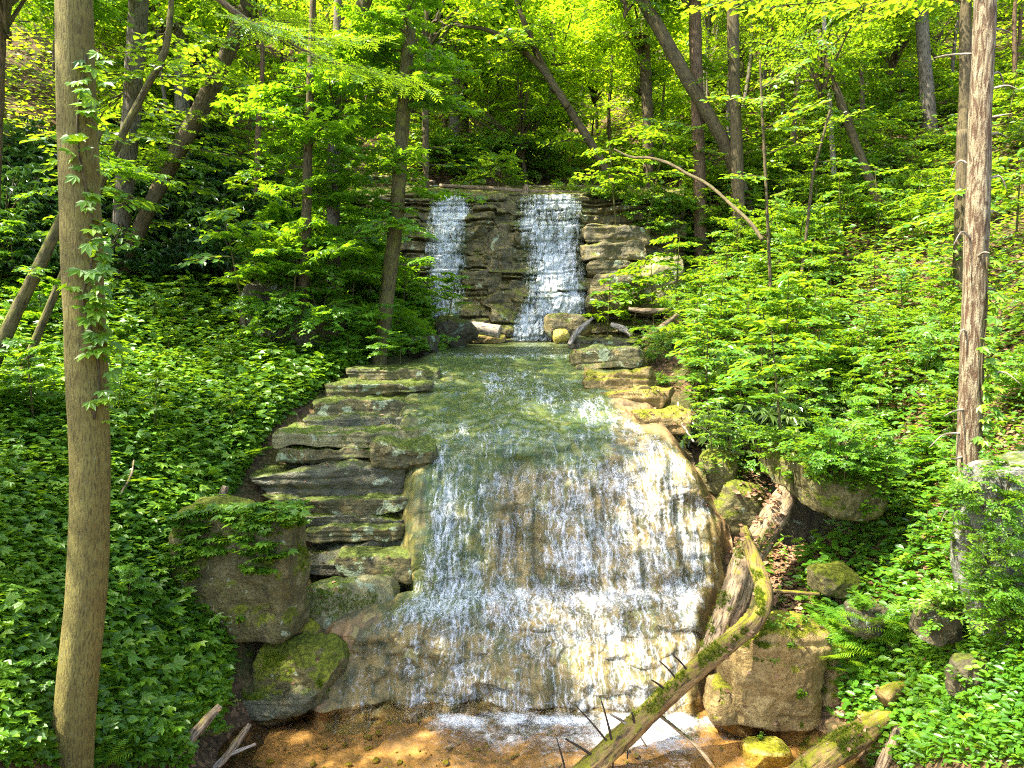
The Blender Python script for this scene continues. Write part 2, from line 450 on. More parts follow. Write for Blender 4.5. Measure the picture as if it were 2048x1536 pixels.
# ------------------------------------------------------------------ terrain (thin-plate through surveyed points)
CT = []
def ct(*a):
    for px, py, Y in a:
        CT.append(P(px, py, Y))
ct((0, 1536, 7.0), (150, 1545, 8.2), (300, 1520, 9.3), (400, 1500, 10.3), (460, 1470, 10.9),
   (0, 1300, 8.3), (0, 1100, 9.9), (0, 900, 12.2), (0, 740, 16), (0, 620, 20), (0, 480, 23),
   (250, 1300, 10.2), (250, 1100, 12.0), (300, 900, 14.5), (300, 760, 18), (300, 640, 22), (320, 560, 25), (280, 400, 29), (100, 330, 28),
   (0, 250, 28), (470, 1330, 11.6), (470, 1120, 13.3), (480, 960, 15.4), (540, 840, 17.2), (620, 770, 19), (680, 730, 20.6), (560, 700, 21.5),
   (500, 580, 26), (520, 450, 31), (740, 720, 22.5), (830, 700, 24.5), (700, 560, 32), (700, 420, 36), (850, 378, 37.5),
   (560, 1060, 14.9), (560, 1180, 14.0), (650, 900, 16.8), (700, 1000, 15.6), (700, 1150, 14.4), (640, 1300, 13.2),
   (1280, 700, 25.5), (1340, 640, 29), (1390, 570, 32), (1370, 470, 36), (1350, 390, 38),
   (1500, 500, 31), (1600, 480, 30), (1700, 400, 32), (1800, 300, 35), (1900, 220, 37), (2048, 170, 37),
   (1380, 800, 20.8), (1500, 720, 21.5), (1600, 620, 25), (1440, 900, 17.6), (1600, 860, 17), (1700, 720, 19.5), (1900, 520, 23), (2048, 400, 25),
   (1530, 1000, 16.2), (1610, 1040, 16.8), (1600, 1110, 16.0), (1680, 1110, 15.6), (1700, 960, 15.4), (1800, 900, 15), (2048, 820, 12.8), (2048, 620, 16),
   (1600, 1195, 13.2), (1750, 1160, 12.6), (1900, 1100, 11.2), (2048, 1100, 9.4), (1680, 1300, 11.7), (1850, 1300, 10.6), (2048, 1300, 8.4),
   (1720, 1480, 10.4), (1850, 1480, 9.4), (2048, 1500, 7.6), (1500, 1200, 13.5), (1500, 1350, 12.3),
   (1000, 376, 39), (1000, 340, 48), (1000, 270, 60), (700, 320, 47), (1300, 320, 47), (1000, 120, 85), (300, 210, 38), (300, 60, 50), (0, 60, 42),
   (700, 150, 62), (1400, 200, 54), (1700, 170, 48), (2048, 40, 48), (1000, -60, 110), (1700, -60, 70), (0, -120, 70), (300, -100, 80))
CT += [np.array(v, float) for v in (
    (-1.5, 9.5, -0.55), (1, 9.5, -0.6), (3.5, 9.5, -0.55), (0, 6, -0.8), (3, 6.5, -0.7), (-2.5, 7, -0.5), (0, 2, -1.2), (0, -12, -2.5), (-3.2, 10.4, -0.3), (4.6, 9.6, -0.35),
    (-7.5, 2, 2.4), (7.5, 2, 2.8), (-20, 3, 9), (20, 3, 10), (-45, 20, 24), (45, 20, 25), (-55, 60, 42), (58, 60, 42), (0, 140, 62), (-60, -10, 24), (60, -10, 24), (-8, -12, 2), (8, -12, 2))]
for (py, Y) in ((690, 28.5), (684, 31.2), (678, 33.0), (640, 34.5)):
    for px in (860, 960, 1060, 1160, 1240):
        q = P(px, py, Y); q[2] -= 0.9 if py > 650 else 2.5
        CT.append(q)
# below the stream bed
for (py, Y, a, b) in ((700, 25, 880, 1200), (760, 19.8, 820, 1280), (850, 16.6, 800, 1350), (930, 15.2, 820, 1400), (1050, 14.3, 820, 1430), (1175, 13.7, 800, 1430), (1300, 12.4, 700, 1420), (1450, 11.6, 640, 1400)):
    for px in (a, 0.5 * (a + b), b):
        q = P(px, py, Y); q[2] -= 0.9; q[1] += 0.25
        CT.append(q)
CT = np.array(CT)

def _tps(r2):
    return np.where(r2 > 1e-12, 0.5 * r2 * np.log(np.maximum(r2, 1e-12)), 0)
def _fit():
    X = CT[:, :2]
    n = len(X)
    K = _tps(((X[:, None] - X[None]) ** 2).sum(-1)) + np.eye(n) * 0.6
    Q = np.hstack([np.ones((n, 1)), X])
    A = np.block([[K, Q], [Q.T, np.zeros((3, 3))]])
    return np.linalg.solve(A, np.concatenate([CT[:, 2], np.zeros(3)]))
WTS = _fit()
def ground(x, y, detail=True):
    x = np.atleast_1d(np.asarray(x, float)); y = np.atleast_1d(np.asarray(y, float))
    out = np.empty(len(x))
    for i in range(0, len(x), 20000):
        p = np.stack([x[i:i + 20000], y[i:i + 20000]], -1)
        k = _tps(((p[:, None] - CT[None, :, :2]) ** 2).sum(-1))
        out[i:i + 20000] = k @ WTS[:-3] + WTS[-3] + p @ WTS[-2:]
    if detail:
        q = np.stack([x, y, 0 * x], -1)
        amp = np.clip(np.hypot(x, y) / 14, 0.3, 2.2)
        out = out + amp * (0.10 * fbm(q * 0.7, 3, 5) + 0.03 * fbm(q * 3.0, 2, 9))
    return np.clip(out, -4, 75)

# polar-ish grid: fine near the camera, coarse far away, and big enough to close the valley
tn, tm = 330, 300
tv = np.concatenate([np.linspace(-16, 6, 40, endpoint=False), np.linspace(6, 40, 180, endpoint=False), 40 + (np.linspace(0, 1, tn - 220) ** 1.6) * 130])
tu = np.linspace(-1, 1, tm); tu = np.sign(tu) * np.abs(tu) ** 1.35
GX = tu[None, :] * (26 + np.clip(tv, 0, None) * 1.0)[:, None]
GY = np.repeat(tv[:, None], tm, 1)
TZ = ground(GX.ravel(), GY.ravel())
TV = np.stack([GX.ravel(), GY.ravel(), TZ], -1)
tl, tt = grid_faces(tn, tm)
terrain = tag(link('hillside_terrain', mesh_np('hillside_terrain', TV, tl, tt, M['soil'])), kind='structure')
solid(TV, tl, tt)

# ------------------------------------------------------------------ stream bed + water
ROWS = np.array([  # py, Y, bed L, water L, water R, bed R
    (683, 31.5, 840, 940, 1140, 1250), (694, 27.0, 830, 900, 1160, 1262), (706, 23.4, 825, 866, 1172, 1270), (713, 22.0, 815, 860, 1178, 1290), (719, 21.75, 810, 858, 1180, 1295),
    (760, 19.6, 780, 850, 1192, 1310), (800, 17.9, 760, 838, 1225, 1345), (850, 16.5, 755, 832, 1290, 1385), (890, 15.65, 760, 846, 1345, 1410),
    (930, 15.15, 765, 855, 1392, 1440), (980, 14.75, 768, 855, 1428, 1462), (1050, 14.25, 772, 850, 1452, 1482), (1120, 13.9, 780, 838, 1458, 1490),
    (1170, 13.65, 780, 822, 1446, 1490), (1192, 13.35, 690, 805, 1432, 1485), (1206, 13.0, 620, 780, 1426, 1480), (1240, 12.72, 590, 742, 1422, 1475),
    (1300, 12.3, 570, 690, 1418, 1470), (1380, 11.85, 550, 662, 1410, 1465), (1450, 11.5, 545, 650, 1405, 1460), (1490, 11.34, 560, 645, 1400, 1460), (1560, 11.2, 560, 645, 1400, 1460)], float)

def rowf(py, k):
    return np.interp(py, ROWS[:, 0], ROWS[:, k])

def smoothrow(py, k):
    r = 0
    for d, w in ((-14, .15), (-7, .22), (0, .26), (7, .22), (14, .15)):
        r = r + w * rowf(py + d, k)
    return r

def bed_points(px, py, rel):
    """rel 0..1 across the bed; adds ledges, flutes and rounded sides"""
    Y = np.where(py < 745, rowf(py, 1), smoothrow(py, 1))
    v = Pv(px, py, Y)
    q = v.copy()
    lf = fbm(q * np.array([0.55, 0.55, 0.8]), 3, 21)
    flute = fbm(np.stack([q[:, 0] * 2.2, q[:, 1] * 0.5, q[:, 2] * 0.35], -1), 3, 33)
    steep = sstep(880, 950, py) * (1 - sstep(1150, 1190, py)) + 0.6 * sstep(1230, 1290, py)
    low = sstep(690, 760, py)
    rough = fbm(q * 2.6, 3, 41)
    ledge = fbm(np.stack([q[:, 0] * 0.5, q[:, 1] * 0.8, q[:, 2] * 5.0], -1), 3, 51)
    v[:, 1] -= low * (0.30 * lf) + steep * (0.14 * flute) + low * 0.03 * rough + 0.03 * low * ledge + 0.05 * steep * fbm(np.stack([q[:, 0] * 6, q[:, 1], q[:, 2] * 0.8], -1), 2, 35)
    v[:, 2] += low * 0.035 * rough
    wv = 8 * fbm(np.stack([px / 60, 0 * px, 0 * px], -1), 3, 57)
    for sy, sa in ((772, .05), (858, .10), (905, .06), (1128, .05)):
        v[:, 1] -= sa * sstep(-3, 3, py + wv - sy) * sstep(26, 6, py + wv - sy)
    # scalloped lower cascade
    sc = sstep(1225, 1260, py)
    v[:, 1] -= sc * 0.20 * np.abs(fbm(q * np.array([1.6, 1.6, 3.0]), 2, 61))
    # rounded shoulders where the bed meets its banks
    e = np.minimum(rel, 1 - rel)
    d = sstep(0.10, 0.0, e)
    v[:, 1] += d * 0.7 * low
    v[:, 2] -= d * 0.45 * low + d * 0.15
    return v

nr, nc = 520, 460
pyv = 683 + (1560 - 683) * np.linspace(0, 1, nr) ** 0.92
rel = np.linspace(0, 1, nc)
PYG = np.repeat(pyv[:, None], nc, 1).ravel()
REL = np.repeat(rel[None, :], nr, 0).ravel()
PXG = rowf(PYG, 2) + REL * (rowf(PYG, 5) - rowf(PYG, 2))
BV = bed_points(PXG, PYG, REL)
tone = sstep(860, 1010, PYG) * (0.35 + 0.65 * sstep(930, 1060, PXG)) + 0.5 * sstep(1200, 1260, PYG)
tone = np.clip(tone + 0.75 * sstep(1180, 1260, PXG) * sstep(740, 800, PYG), 0, 1)
bl, bt = grid_faces(nr, nc)
buv = np.stack([BV[:, 0], BV[:, 2] * 1.2 + BV[:, 1]], -1)
tag(link('streambed_ground', mesh_np('streambed_ground', BV, bl, bt, M['bed'], attrs={'tone': tone}, uv=buv)), kind='structure')
sub = np.arange(nr * nc).reshape(nr, nc)[::4, ::4]
sv = BV[sub.ravel()]
sl, stt = grid_faces(*sub.shape)
solid(sv, sl, stt)

def gsum(px, py, L):
    r = 0
    for gx, gy, sx, sy, a in L:
        r = r + a * np.exp(-0.5 * (((px - gx) / sx) ** 2 + ((py - gy) / sy) ** 2))
    return r

FOAM = [(900, 1060, 40, 90, .85), (888, 960, 20, 40, .5), (880, 1165, 55, 32, .95), (870, 1110, 30, 60, .4), (1000, 1090, 32, 90, .55), (1130, 1085, 45, 90, .75), (1215, 1085, 60, 105, .85),
        (1315, 1070, 55, 90, .72), (1385, 1130, 28, 70, .85), (1190, 985, 130, 50, .48), (1330, 960, 50, 40, .40), (1000, 1196, 200, 13, 1.0), (1250, 1196, 170, 14, 1.0), (1405, 1208, 26, 30, 1.0),
        (1175, 812, 30, 10, .95), (1215, 838, 32, 12, .95), (1255, 862, 30, 12, .8), (1300, 890, 32, 12, .6), (1345, 925, 30, 14, .5), (1005, 752, 36, 10, .75), (1055, 772, 60, 18, .62), (985, 792, 12, 28, .7), (1120, 815, 60, 16, .5), (1085, 795, 40, 12, .4),
        (905, 862, 45, 9, .62), (990, 865, 40, 9, .55), (1120, 870, 90, 10, .42), (985, 905, 30, 30, .32), (900, 1255, 70, 40, .62), (1000, 1250, 50, 30, .4), (1090, 1250, 90, 34, .6), (1230, 1265, 80, 40, .5), (1385, 1270, 22, 50, 1.1),
        (1330, 1330, 45, 26, .85), (1260, 1370, 60, 40, .45), (1120, 1345, 70, 40, .45), (900, 1370, 60, 45, .5), (1000, 1410, 110, 40, .48), (1180, 1430, 110, 40, .5), (1330, 1420, 40, 50, .9), (1300, 1350, 100, 60, .25),
        (870, 1450, 60, 30, .6), (1000, 1465, 90, 18, .6), (820, 1440, 30, 40, .5), (760, 1225, 40, 20, .4), (770, 1310, 60, 40, .18), (680, 1340, 26, 26, .5), (705, 1400, 40, 40, .3),
        (1020, 712, 120, 3.2, .75), (1130, 716, 60, 3, .5), (960, 712, 60, 3, .4), (880, 745, 18, 8, .4), (890, 800, 10, 30, .22), (1090, 690, 50, 6, .5)]

wr, wc = 760, 620
wy = 686 + (1500 - 686) * np.linspace(0, 1, wr) ** 0.9
wrel = np.linspace(0, 1, wc)
WPY = np.repeat(wy[:, None], wc, 1).ravel()
WR_ = np.repeat(wrel[None, :], wr, 0).ravel()
jag = 10 * fbm(np.stack([WPY / 18, 0 * WPY, 0 * WPY], -1), 3, 71)
jag2 = 12 * fbm(np.stack([WPY / 22, 0 * WPY + 9, 0 * WPY], -1), 3, 72)
wl_, wr_ = rowf(WPY, 3) + jag, rowf(WPY, 4) + jag2
WPX = wl_ + WR_ * (wr_ - wl_)
bL, bR = rowf(WPY, 2), rowf(WPY, 5)
WV = bed_points(WPX, WPY, np.clip((WPX - bL) / (bR - bL), 0, 1))
foam = 0.80 * (1 - np.exp(-1.15 * gsum(WPX, WPY, FOAM)))
edge = np.minimum(WR_, 1 - WR_)
foam = 1.08 * foam - 0.10 * sstep(930, 840, WPY) - 0.22
foam = foam * sstep(0, 0.05, edge) - 0.35 * sstep(0.03, 0.0, edge)
# lift the water off the rock: film plus tumbling foam
lift = 0.022 + 0.05 * np.clip(foam, 0, 1.2) * (0.6 + 0.9 * np.abs(fbm(np.stack([WV[:, 0] * 7, WV[:, 1] * 3, WV[:, 2] * 3.2], -1), 3, 81))) \
    + 0.012 * fbm(WV * 9, 2, 83)
st_ = sstep(740, 900, WPY)
WV[:, 1] -= lift * (0.25 + 0.6 * st_)
WV[:, 2] += lift * (0.9 - 0.35 * st_)
flow = np.concatenate([[0], np.cumsum(np.linalg.norm(np.diff(WV.reshape(wr, wc, 3)[:, wc // 2], axis=0), axis=1))])
wuv = np.stack([WV[:, 0], np.repeat(flow[:, None], wc, 1).ravel()], -1)
l_, t_ = grid_faces(wr, wc)
tag(link('cascade_water', mesh_np('cascade_water', WV, l_, t_, M['water_slide'], attrs={'foam': foam}, uv=wuv)), kind='structure')

# lower pool
n1, n2 = 170, 260
yy = np.linspace(1.0, 11.9, n1); xx = np.linspace(-5.2, 6.6, n2)
XX, YY = [a.ravel() for a in np.meshgrid(xx, yy)]
q = np.stack([XX, YY, 0 * XX], -1)
pz = 0.012 * fbm(q * 2.5, 3, 91) + 0.006 * fbm(q * 9, 2, 92)
PX_ = 1024 + F * XX / YY * 1.0
front = np.exp(-((YY - 11.2) / 0.22) ** 2)
pf = front * (0.75 + 0.5 * fbm(q * 3.5, 3, 96)) * (sstep(-1.85, -1.0, XX) * (1 - sstep(3.0, 3.7, XX))) * 1.15
pf = 0.75 * pf + 0.8 * np.exp(-((XX - 2.2) / 0.9) ** 2 - ((YY - 10.75) / 0.35) ** 2) + 0.35 * np.exp(-((XX + 0.2) / 1.6) ** 2 - ((YY - 10.7) / 0.3) ** 2) + 0.3 * np.exp(-((XX - 1.5) / 2) ** 2 - ((YY - 9.5) / 1.2) ** 2)
pz += 0.05 * np.clip(pf, 0, 1) * np.abs(fbm(q * 4, 3, 95))
l_, t_ = grid_faces(n1, n2)
tag(link('pool_water', mesh_np('pool_water', np.stack([XX, YY, pz], -1), l_, t_, M['pool'], attrs={'foam': pf})), kind='structure')
bz = -0.22 + 0.10 * fbm(q * 0.8, 4, 97) + 0.03 * fbm(q * 4, 2, 98)
tag(link('pool_ground', mesh_np('pool_ground', np.stack([XX, YY, bz], -1), l_, t_, M['poolbed'])), kind='structure')
solid(np.stack([XX, YY, bz], -1), l_, t_)

# ------------------------------------------------------------------ upper cliff with its two veils
CR = np.array([(372, 36.8), (380, 35.6), (388, 34.7), (394, 34.45), (425, 34.2), (446, 34.05), (452, 33.65), (500, 33.45), (538, 33.25), (545, 32.95), (588, 32.75), (596, 32.45), (640, 32.1), (680, 31.6), (705, 31.3)])
def cliff_points(px, py, smooth=0.0):
    Y = np.interp(py, CR[:, 0], CR[:, 1])
    bx = np.abs(px - 1010) / 330.0
    v = Pv(px, py, Y)
    # beds of uneven thickness, broken by a few upright joints
    cc = px / 47.0 + 0.4 * fbm(np.stack([px / 30, py / 40, 0 * px], -1), 2, 108)
    c0 = np.floor(cc).astype(np.int64); cfr = sstep(0.82, 1.0, cc - np.floor(cc))
    off = _hash(c0, 0 * c0, 0 * c0, 11) * (1 - cfr) + _hash(c0 + 1, 0 * c0, 0 * c0, 11) * cfr
    wob = 3 * fbm(np.stack([px / 60, py / 60, 0 * px], -1), 3, 101) + 11 * off * sstep(392, 430, py)
    B = np.array([340, 380, 392, 405, 412, 426, 446, 456, 489, 513, 543, 551, 588, 599, 640, 668, 700, 740.])
    pw = np.clip(py + wob, 341, 739)
    ri = np.searchsorted(B, pw) - 1
    rf_ = (pw - B[ri]) / (B[ri + 1] - B[ri]); hh = B[ri + 1] - B[ri]
    hsh = _hash(ri, 0 * ri, 0 * ri, 5)
    colx = (px + 16 * fbm(np.stack([px / 40, py / 25, 0 * px], -1), 2, 102)) / (62 + 46 * hsh) + hsh * 7
    ci = np.floor(colx); cf = colx - ci
    blk = _hash(ri, ci.astype(np.int64), 0 * ri, 7)
    nxt = _hash(ri, ci.astype(np.int64) + 1, 0 * ri, 7)
    blk = blk + (nxt - blk) * sstep(0.80, 1.0, cf)
    ed = np.clip(3.0 / hh, .08, .3)
    joint = sstep(0, 1, rf_ / ed) * sstep(0, 1, (1 - rf_) / (ed * 1.6))
    amp = (1 - smooth) * sstep(384, 396, py)
    low = fbm(np.stack([px / 75, py / 60, 0 * px + 4], -1), 3, 109)
    v[:, 1] -= amp * (0.50 * (blk * 0.5 + 0.5) * (0.35 + 0.65 * joint) + 0.22 * joint + 0.45 * low)
    v[:, 1] += 0.25 * amp
    v[:, 1] -= 0.10 * fbm(v * 1.3, 3, 103) * sstep(384, 396, py) + 0.07 * fbm(v * 4, 3, 104)
    v[:, 1] += 1.6 * np.clip(bx - 0.55, 0, 1) * 0.8
    return v

def watery(px, py):
    a = sstep(845, 862, px) * (1 - sstep(915, 950, px))
    lo = 1028 - 10 * sstep(500, 650, py)
    b = sstep(lo - 6, lo + 18, px) * (1 - sstep(1158, 1186, px))
    return np.maximum(a, b)

nr, nc = 330, 560
py_ = np.linspace(370, 704, nr); px_ = np.linspace(690, 1375, nc)
PXc, PYc = [a.ravel() for a in np.meshgrid(px_, py_)]
# the rim sags and rises along its length
rim = 5 * fbm(np.stack([PXc / 80, 0 * PXc, 0 * PXc], -1), 2, 107) - 14 * sstep(1180, 1230, PXc) * (1 - sstep(390, 470, PYc)) * 0
CV = cliff_points(PXc, PYc, 0.45 * watery(PXc, PYc))
l_, t_ = grid_faces(nr, nc)
tag(link('cliff_terrain', mesh_np('cliff_terrain', CV, l_, t_, M['rock_cliff'])), kind='structure')
s2 = np.arange(nr * nc).reshape(nr, nc)[::3, ::4]
sl, stt = grid_faces(*s2.shape)
solid(CV[s2.ravel()], sl, stt)

def veil(name, pl, pr, py0, py1, foamlist, seed):
    nr, nc = 300, 220
    py_ = np.linspace(py0, py1, nr); r = np.linspace(0, 1, nc)
    PYv = np.repeat(py_[:, None], nc, 1).ravel(); R = np.repeat(r[None], nr, 0).ravel()
    L = np.interp(PYv, [a for a, b in pl], [b for a, b in pl]) + 5 * fbm(np.stack([PYv / 12, 0 * PYv + seed, 0 * PYv], -1), 3, seed)
    Rr = np.interp(PYv, [a for a, b in pr], [b for a, b in pr]) + 5 * fbm(np.stack([PYv / 12, 0 * PYv - seed, 0 * PYv], -1), 3, seed + 1)
    PXv = L + R * (Rr - L)
    V = cliff_points(PXv, PYv, 0.6)
    fo = 0.95 * (1 - np.exp(-1.4 * gsum(PXv, PYv, foamlist)))
    e = np.minimum(R, 1 - R)
    fo = fo * (0.25 + 0.75 * sstep(0.02, 0.26, e)) - 0.4 * sstep(0.06, 0, e)
    lift = 0.10 + 0.16 * np.clip(fo, 0, 1.2) * (0.4 + np.abs(fbm(np.stack([V[:, 0] * 3.5, V[:, 1], V[:, 2] * 1.3], -1), 3, seed + 3)))
    V[:, 1] -= lift
    V[:, 2] += 0.03
    uv = np.stack([V[:, 0] * 0.75, -V[:, 2] * 0.75], -1)
    l_, t_ = grid_faces(nr, nc)
    tag(link(name, mesh_np(name, V, l_, t_, M['water_fall'], attrs={'foam': fo}, uv=uv)), kind='structure')

veil('waterfall_water', [(390, 872), (425, 856), (450, 850), (640, 856)], [(390, 945), (450, 940), (640, 922)], 391, 640,
     [(885, 430, 26, 18, .85), (885, 415, 30, 16, .4), (930, 420, 16, 30, .35), (882, 500, 22, 60, .75), (885, 590, 24, 50, .75), (905, 470, 30, 60, .35), (900, 452, 40, 6, .5)], 131)
veil('waterfall_water', [(390, 1036), (450, 1030), (540, 1050), (590, 1050), (630, 1030), (682, 992)], [(390, 1160), (450, 1172), (585, 1174), (605, 1190), (640, 1172), (682, 1120)], 391, 683,
     [(1100, 420, 50, 24, .5), (1140, 420, 18, 40, .5), (1095, 458, 55, 8, .85), (1090, 500, 40, 45, .75), (1105, 555, 42, 35, .8), (1110, 615, 48, 26, .9), (1150, 608, 30, 20, .8), (1075, 655, 26, 26, 1.0), (1050, 430, 18, 20, .4), (1130, 520, 30, 40, .4), (1045, 630, 16, 30, .6), (1090, 648, 40, 12, .7)], 151)

# ------------------------------------------------------------------ rocks
def rock_mesh(dims, seed, p=5.0, cuts=7, n=44, rough=0.07, strata=0.0, mat=None, name='boulder'):
    rg = np.random.default_rng(seed)
    g = np.linspace(-1, 1, n)
    a, b = [x.ravel() for x in np.meshgrid(g, g)]
    one = np.ones_like(a)
    fs = [(a, b, one), (-a, b, -one), (one, b, -a), (-one, b, a), (a, one, -b), (a, -one, b)]
    V = np.concatenate([np.stack(f, -1) for f in fs])
    V = np.tan(V * 0.72) / math.tan(0.72)
    V = V / ((np.abs(V) ** p).sum(-1) ** (1 / p))[:, None]
    for _ in range(cuts):
        nn = rg.normal(size=3); nn[2] *= 0.8; nn /= np.linalg.norm(nn)
        d = rg.uniform(0.66, 0.95) * (np.abs(nn).sum() ** 0.55)
        ex = np.maximum(0, V @ nn - d)
        V = V - nn[None] * ex[:, None] * 0.92
    S = np.array(dims) * 0.5
    m = min(dims)
    W = V * S
    oo = rg.uniform(-50, 50, 3)
    W = W + (0.16 if strata else 0.10) * m * np.stack([fbm(W / m * 0.9 + oo + 31 * a_, 2, seed % 61 + a_) for a_ in range(3)], -1)
    nrm = V / np.linalg.norm(V, axis=1)[:, None]
    o = rg.uniform(-50, 50, 3)
    dsp = rough * m * (1.1 * fbm(W / m * 1.4 + o, 3, seed % 97) + 0.35 * fbm(W / m * 6 + o, 3, seed % 89))
    if strata:
        z = W[:, 2] / dims[2]
        dsp += strata * m * (np.abs(fbm(np.stack([W[:, 0] * 0.25 + o[0], W[:, 1] * 0.25, W[:, 2] * 5.0 / max(m, .3) * 0.6], -1), 2, seed % 71)) - 0.4)
    W = W + nrm * dsp[:, None]
    i = np.arange(n - 1)[:, None] * n + np.arange(n - 1)[None]
    qd = np.stack([i, i + 1, i + n + 1, i + n], -1).reshape(-1, 4)
    Q = np.concatenate([qd + k * n * n for k in range(6)])
    # weld the six patches
    key = np.round(np.concatenate([np.stack(f, -1) for f in fs]) * 4096).astype(np.int64)
    _, first, inv = np.unique(key, axis=0, return_index=True, return_inverse=True)
    W = W[first]; Q = inv.reshape(-1)[Q]
    return W, Q.ravel(), np.full(len(Q), 4)

def pebbles(name, n, seed):
    rg = np.random.default_rng(seed); parts = []
    proto = [rock_mesh((1, .8, .55), 700 + k, 2.6, 4, 9, .06) for k in range(4)]
    for i in range(n):
        x, y = rg.uniform(-4.4, 5.2), rg.uniform(9.2, 11.7)
        sz = .03 + .11 * rg.uniform() ** 3
        V, l, t = proto[i % 4]
        a = rg.uniform(0, 6.28); R = np.array([[math.cos(a), -math.sin(a), 0], [math.sin(a), math.cos(a), 0], [0, 0, 1]])
        z = -0.22 + 0.10 * fbm(np.array([[x, y, 0]]) * 0.8, 4, 97)[0]
        parts.append(((V * sz) @ R.T + np.array([x, y, z + .15 * sz]), l, t, np.zeros((len(V), 2))))
    V, l, t, u = merge(parts)
    return tag(link(name, mesh_np(name, V, l, t, M['rock_tan'])), kind='stuff')
pebbles('pool_pebbles', 420, 5)
ROCKS = {}
def rock(label, x0, y0, x1, y1, Y, depth, mat, seed, rz=0.0, tilt=0.0, roll=0.0, p=5.0, cuts=7, rough=0.07, strata=0.0, n=44, name='boulder', group=None, cat='rock', key=None):
    c = P(0.5 * (x0 + x1), 0.5 * (y0 + y1), Y)
    w = (x1 - x0) / F * Y; h = (y1 - y0) / F * Y
    c[1] += depth * 0.5
    V, l, t = rock_mesh((w, depth, h), seed, p, cuts, n, rough, strata)
    R = Matrix.Rotation(rz, 3, 'Z') @ Matrix.Rotation(tilt, 3, 'X') @ Matrix.Rotation(roll, 3, 'Y')
    V = V @ np.array(R).T
    o = link(name, mesh_np(name, V, l, t, M[mat]), loc=c)
    tag(o, label, cat, group)
    solid(V + c, l, t)
    if key: ROCKS[key] = o
    return o

LED = 'stacked ledges beside the cascade'
for lab_, b_, m_, k_ in (
    ('mossy thin ledge at the top of the rock steps, under the leafy bank', (688, 738, 872, 772, 19.6, 2.2), 'rock_ledge', 1),
    ('second thin ledge from the top of the left rock steps', (640, 766, 866, 804, 18.5, 2.0), 'rock_ledge', 2),
    ('ledge blotched with pale lichen above the dark crack', (615, 800, 852, 838, 17.6, 2.0), 'rock_ledge', 201),
    ('dark thin ledge just above the long bright one', (606, 834, 858, 868, 16.9, 2.0), 'rock_wet', 202),
    ('long ledge with a bright pale green top and dark undercut', (540, 866, 856, 902, 15.7, 2.2), 'rock_smooth', 3),
    ('brown course directly beneath the long bright ledge', (552, 898, 800, 934, 15.6, 1.8), 'rock_ledge', 204),
    ('wide wet dark slab sloping below the long ledge', (492, 930, 806, 1008, 15.2, 1.8), 'rock_wet', 4),
    ('wet slab with square pale lichen patches', (506, 1000, 820, 1034, 14.75, 1.6), 'rock_ledge', 5),
    ('narrow step under the slab with the lichen patches', (540, 1030, 812, 1058, 14.6, 1.5), 'rock_wet', 205),
    ('low mossy ledge over the deepest dark hollow', (588, 1054, 808, 1084, 14.4, 1.5), 'rock_ledge', 6)):
    rock(lab_, *b_, m_, k_, rz=.03, p=16, rough=.05, cuts=2, strata=.10, n=52, name='rock_ledge', group=LED, cat='rock ledge')
rock('knobbly pale block at the right end of the long ledge', 738, 886, 862, 944, 15.1, 1.2, 'rock_ledge', 14, p=6, rough=.10, cuts=4, name='rock_ledge', group=LED, cat='rock ledge')
rock('dark wet block set back inside the hollow', 600, 1085, 812, 1140, 14.35, 1.6, 'rock_wet', 7, p=14, strata=.08, rough=.045, name='rock_ledge', group=LED, cat='rock ledge')
rock('round shouldered wet block at the foot of the ledges', 664, 1112, 832, 1172, 13.75, 1.4, 'rock_ledge', 8, p=14, rough=.045, cuts=4, name='rock_ledge', group=LED, cat='rock ledge')
rock('thin dark step next to the big creeper boulder', 600, 1122, 700, 1172, 13.9, 1.4, 'rock_wet', 9, p=14, strata=.08, rough=.045, name='rock_ledge', group=LED, cat='rock ledge')
rock('broad smooth pale rock with dark green moss blotches', 585, 1176, 800, 1345, 12.6, 1.5, 'rock_smooth', 10, p=3.4, rough=.05, cuts=4, tilt=-.5, rz=.1, n=60, cat='rock')
rock('small brown rock wedged under the creeper boulder', 560, 1235, 640, 1320, 12.4, .9, 'rock_tan', 15, p=3, rough=.07)
rock('low rock with bright yellow moss on its right end', 485, 1312, 668, 1442, 11.45, 1.3, 'rock_moss', 11, p=4.5, rough=.09, cuts=6, roll=.14, n=56)
rock('flat dark shelf rock at the pool edge', 440, 1395, 660, 1462, 11.25, 1.0, 'rock_wet', 12, p=6, rough=.06, strata=.1, cuts=5)
rock('big square boulder draped with creeper and moss', 330, 1024, 588, 1300, 11.7, 0.95, 'rock_moss', 13, p=11, rough=.05, cuts=0, rz=-.10, roll=.05, n=72, cat='boulder', key='creeper')
rock('small shaded rock left of the creeper boulder', 215, 1140, 320, 1230, 11.6, 1.0, 'rock_dark', 16, p=4, rough=.08)
rock('tall dark boulder leaning in the ferns below the leafy trees', 470, 552, 590, 706, 21.4, 2.4, 'rock_dark', 17, p=4.5, cuts=8, rough=.06, rz=.3, roll=-.12, n=56, cat='boulder')
rock('grey green boulder with a slanting crack, right of the tall dark one', 540, 590, 664, 712, 21.0, 2.2, 'rock_dark', 18, p=4, cuts=8, rough=.06, rz=-.2, n=56, cat='boulder')
rock('brown rock outcrop peeking out above the boulders', 465, 508, 530, 560, 25.5, 1.6, 'rock_tan', 19, p=4, rough=.09)
rock('dark wedge shaped boulder left of the ledge pool', 868, 636, 948, 694, 26.4, 2.0, 'rock_dark', 20, p=3.2, cuts=9, rough=.07, roll=.3, cat='boulder')
rock('dark square block under the shrubs beside the ledge pool', 815, 668, 872, 715, 23.4, 1.6, 'rock_dark', 21, p=6, rough=.06)
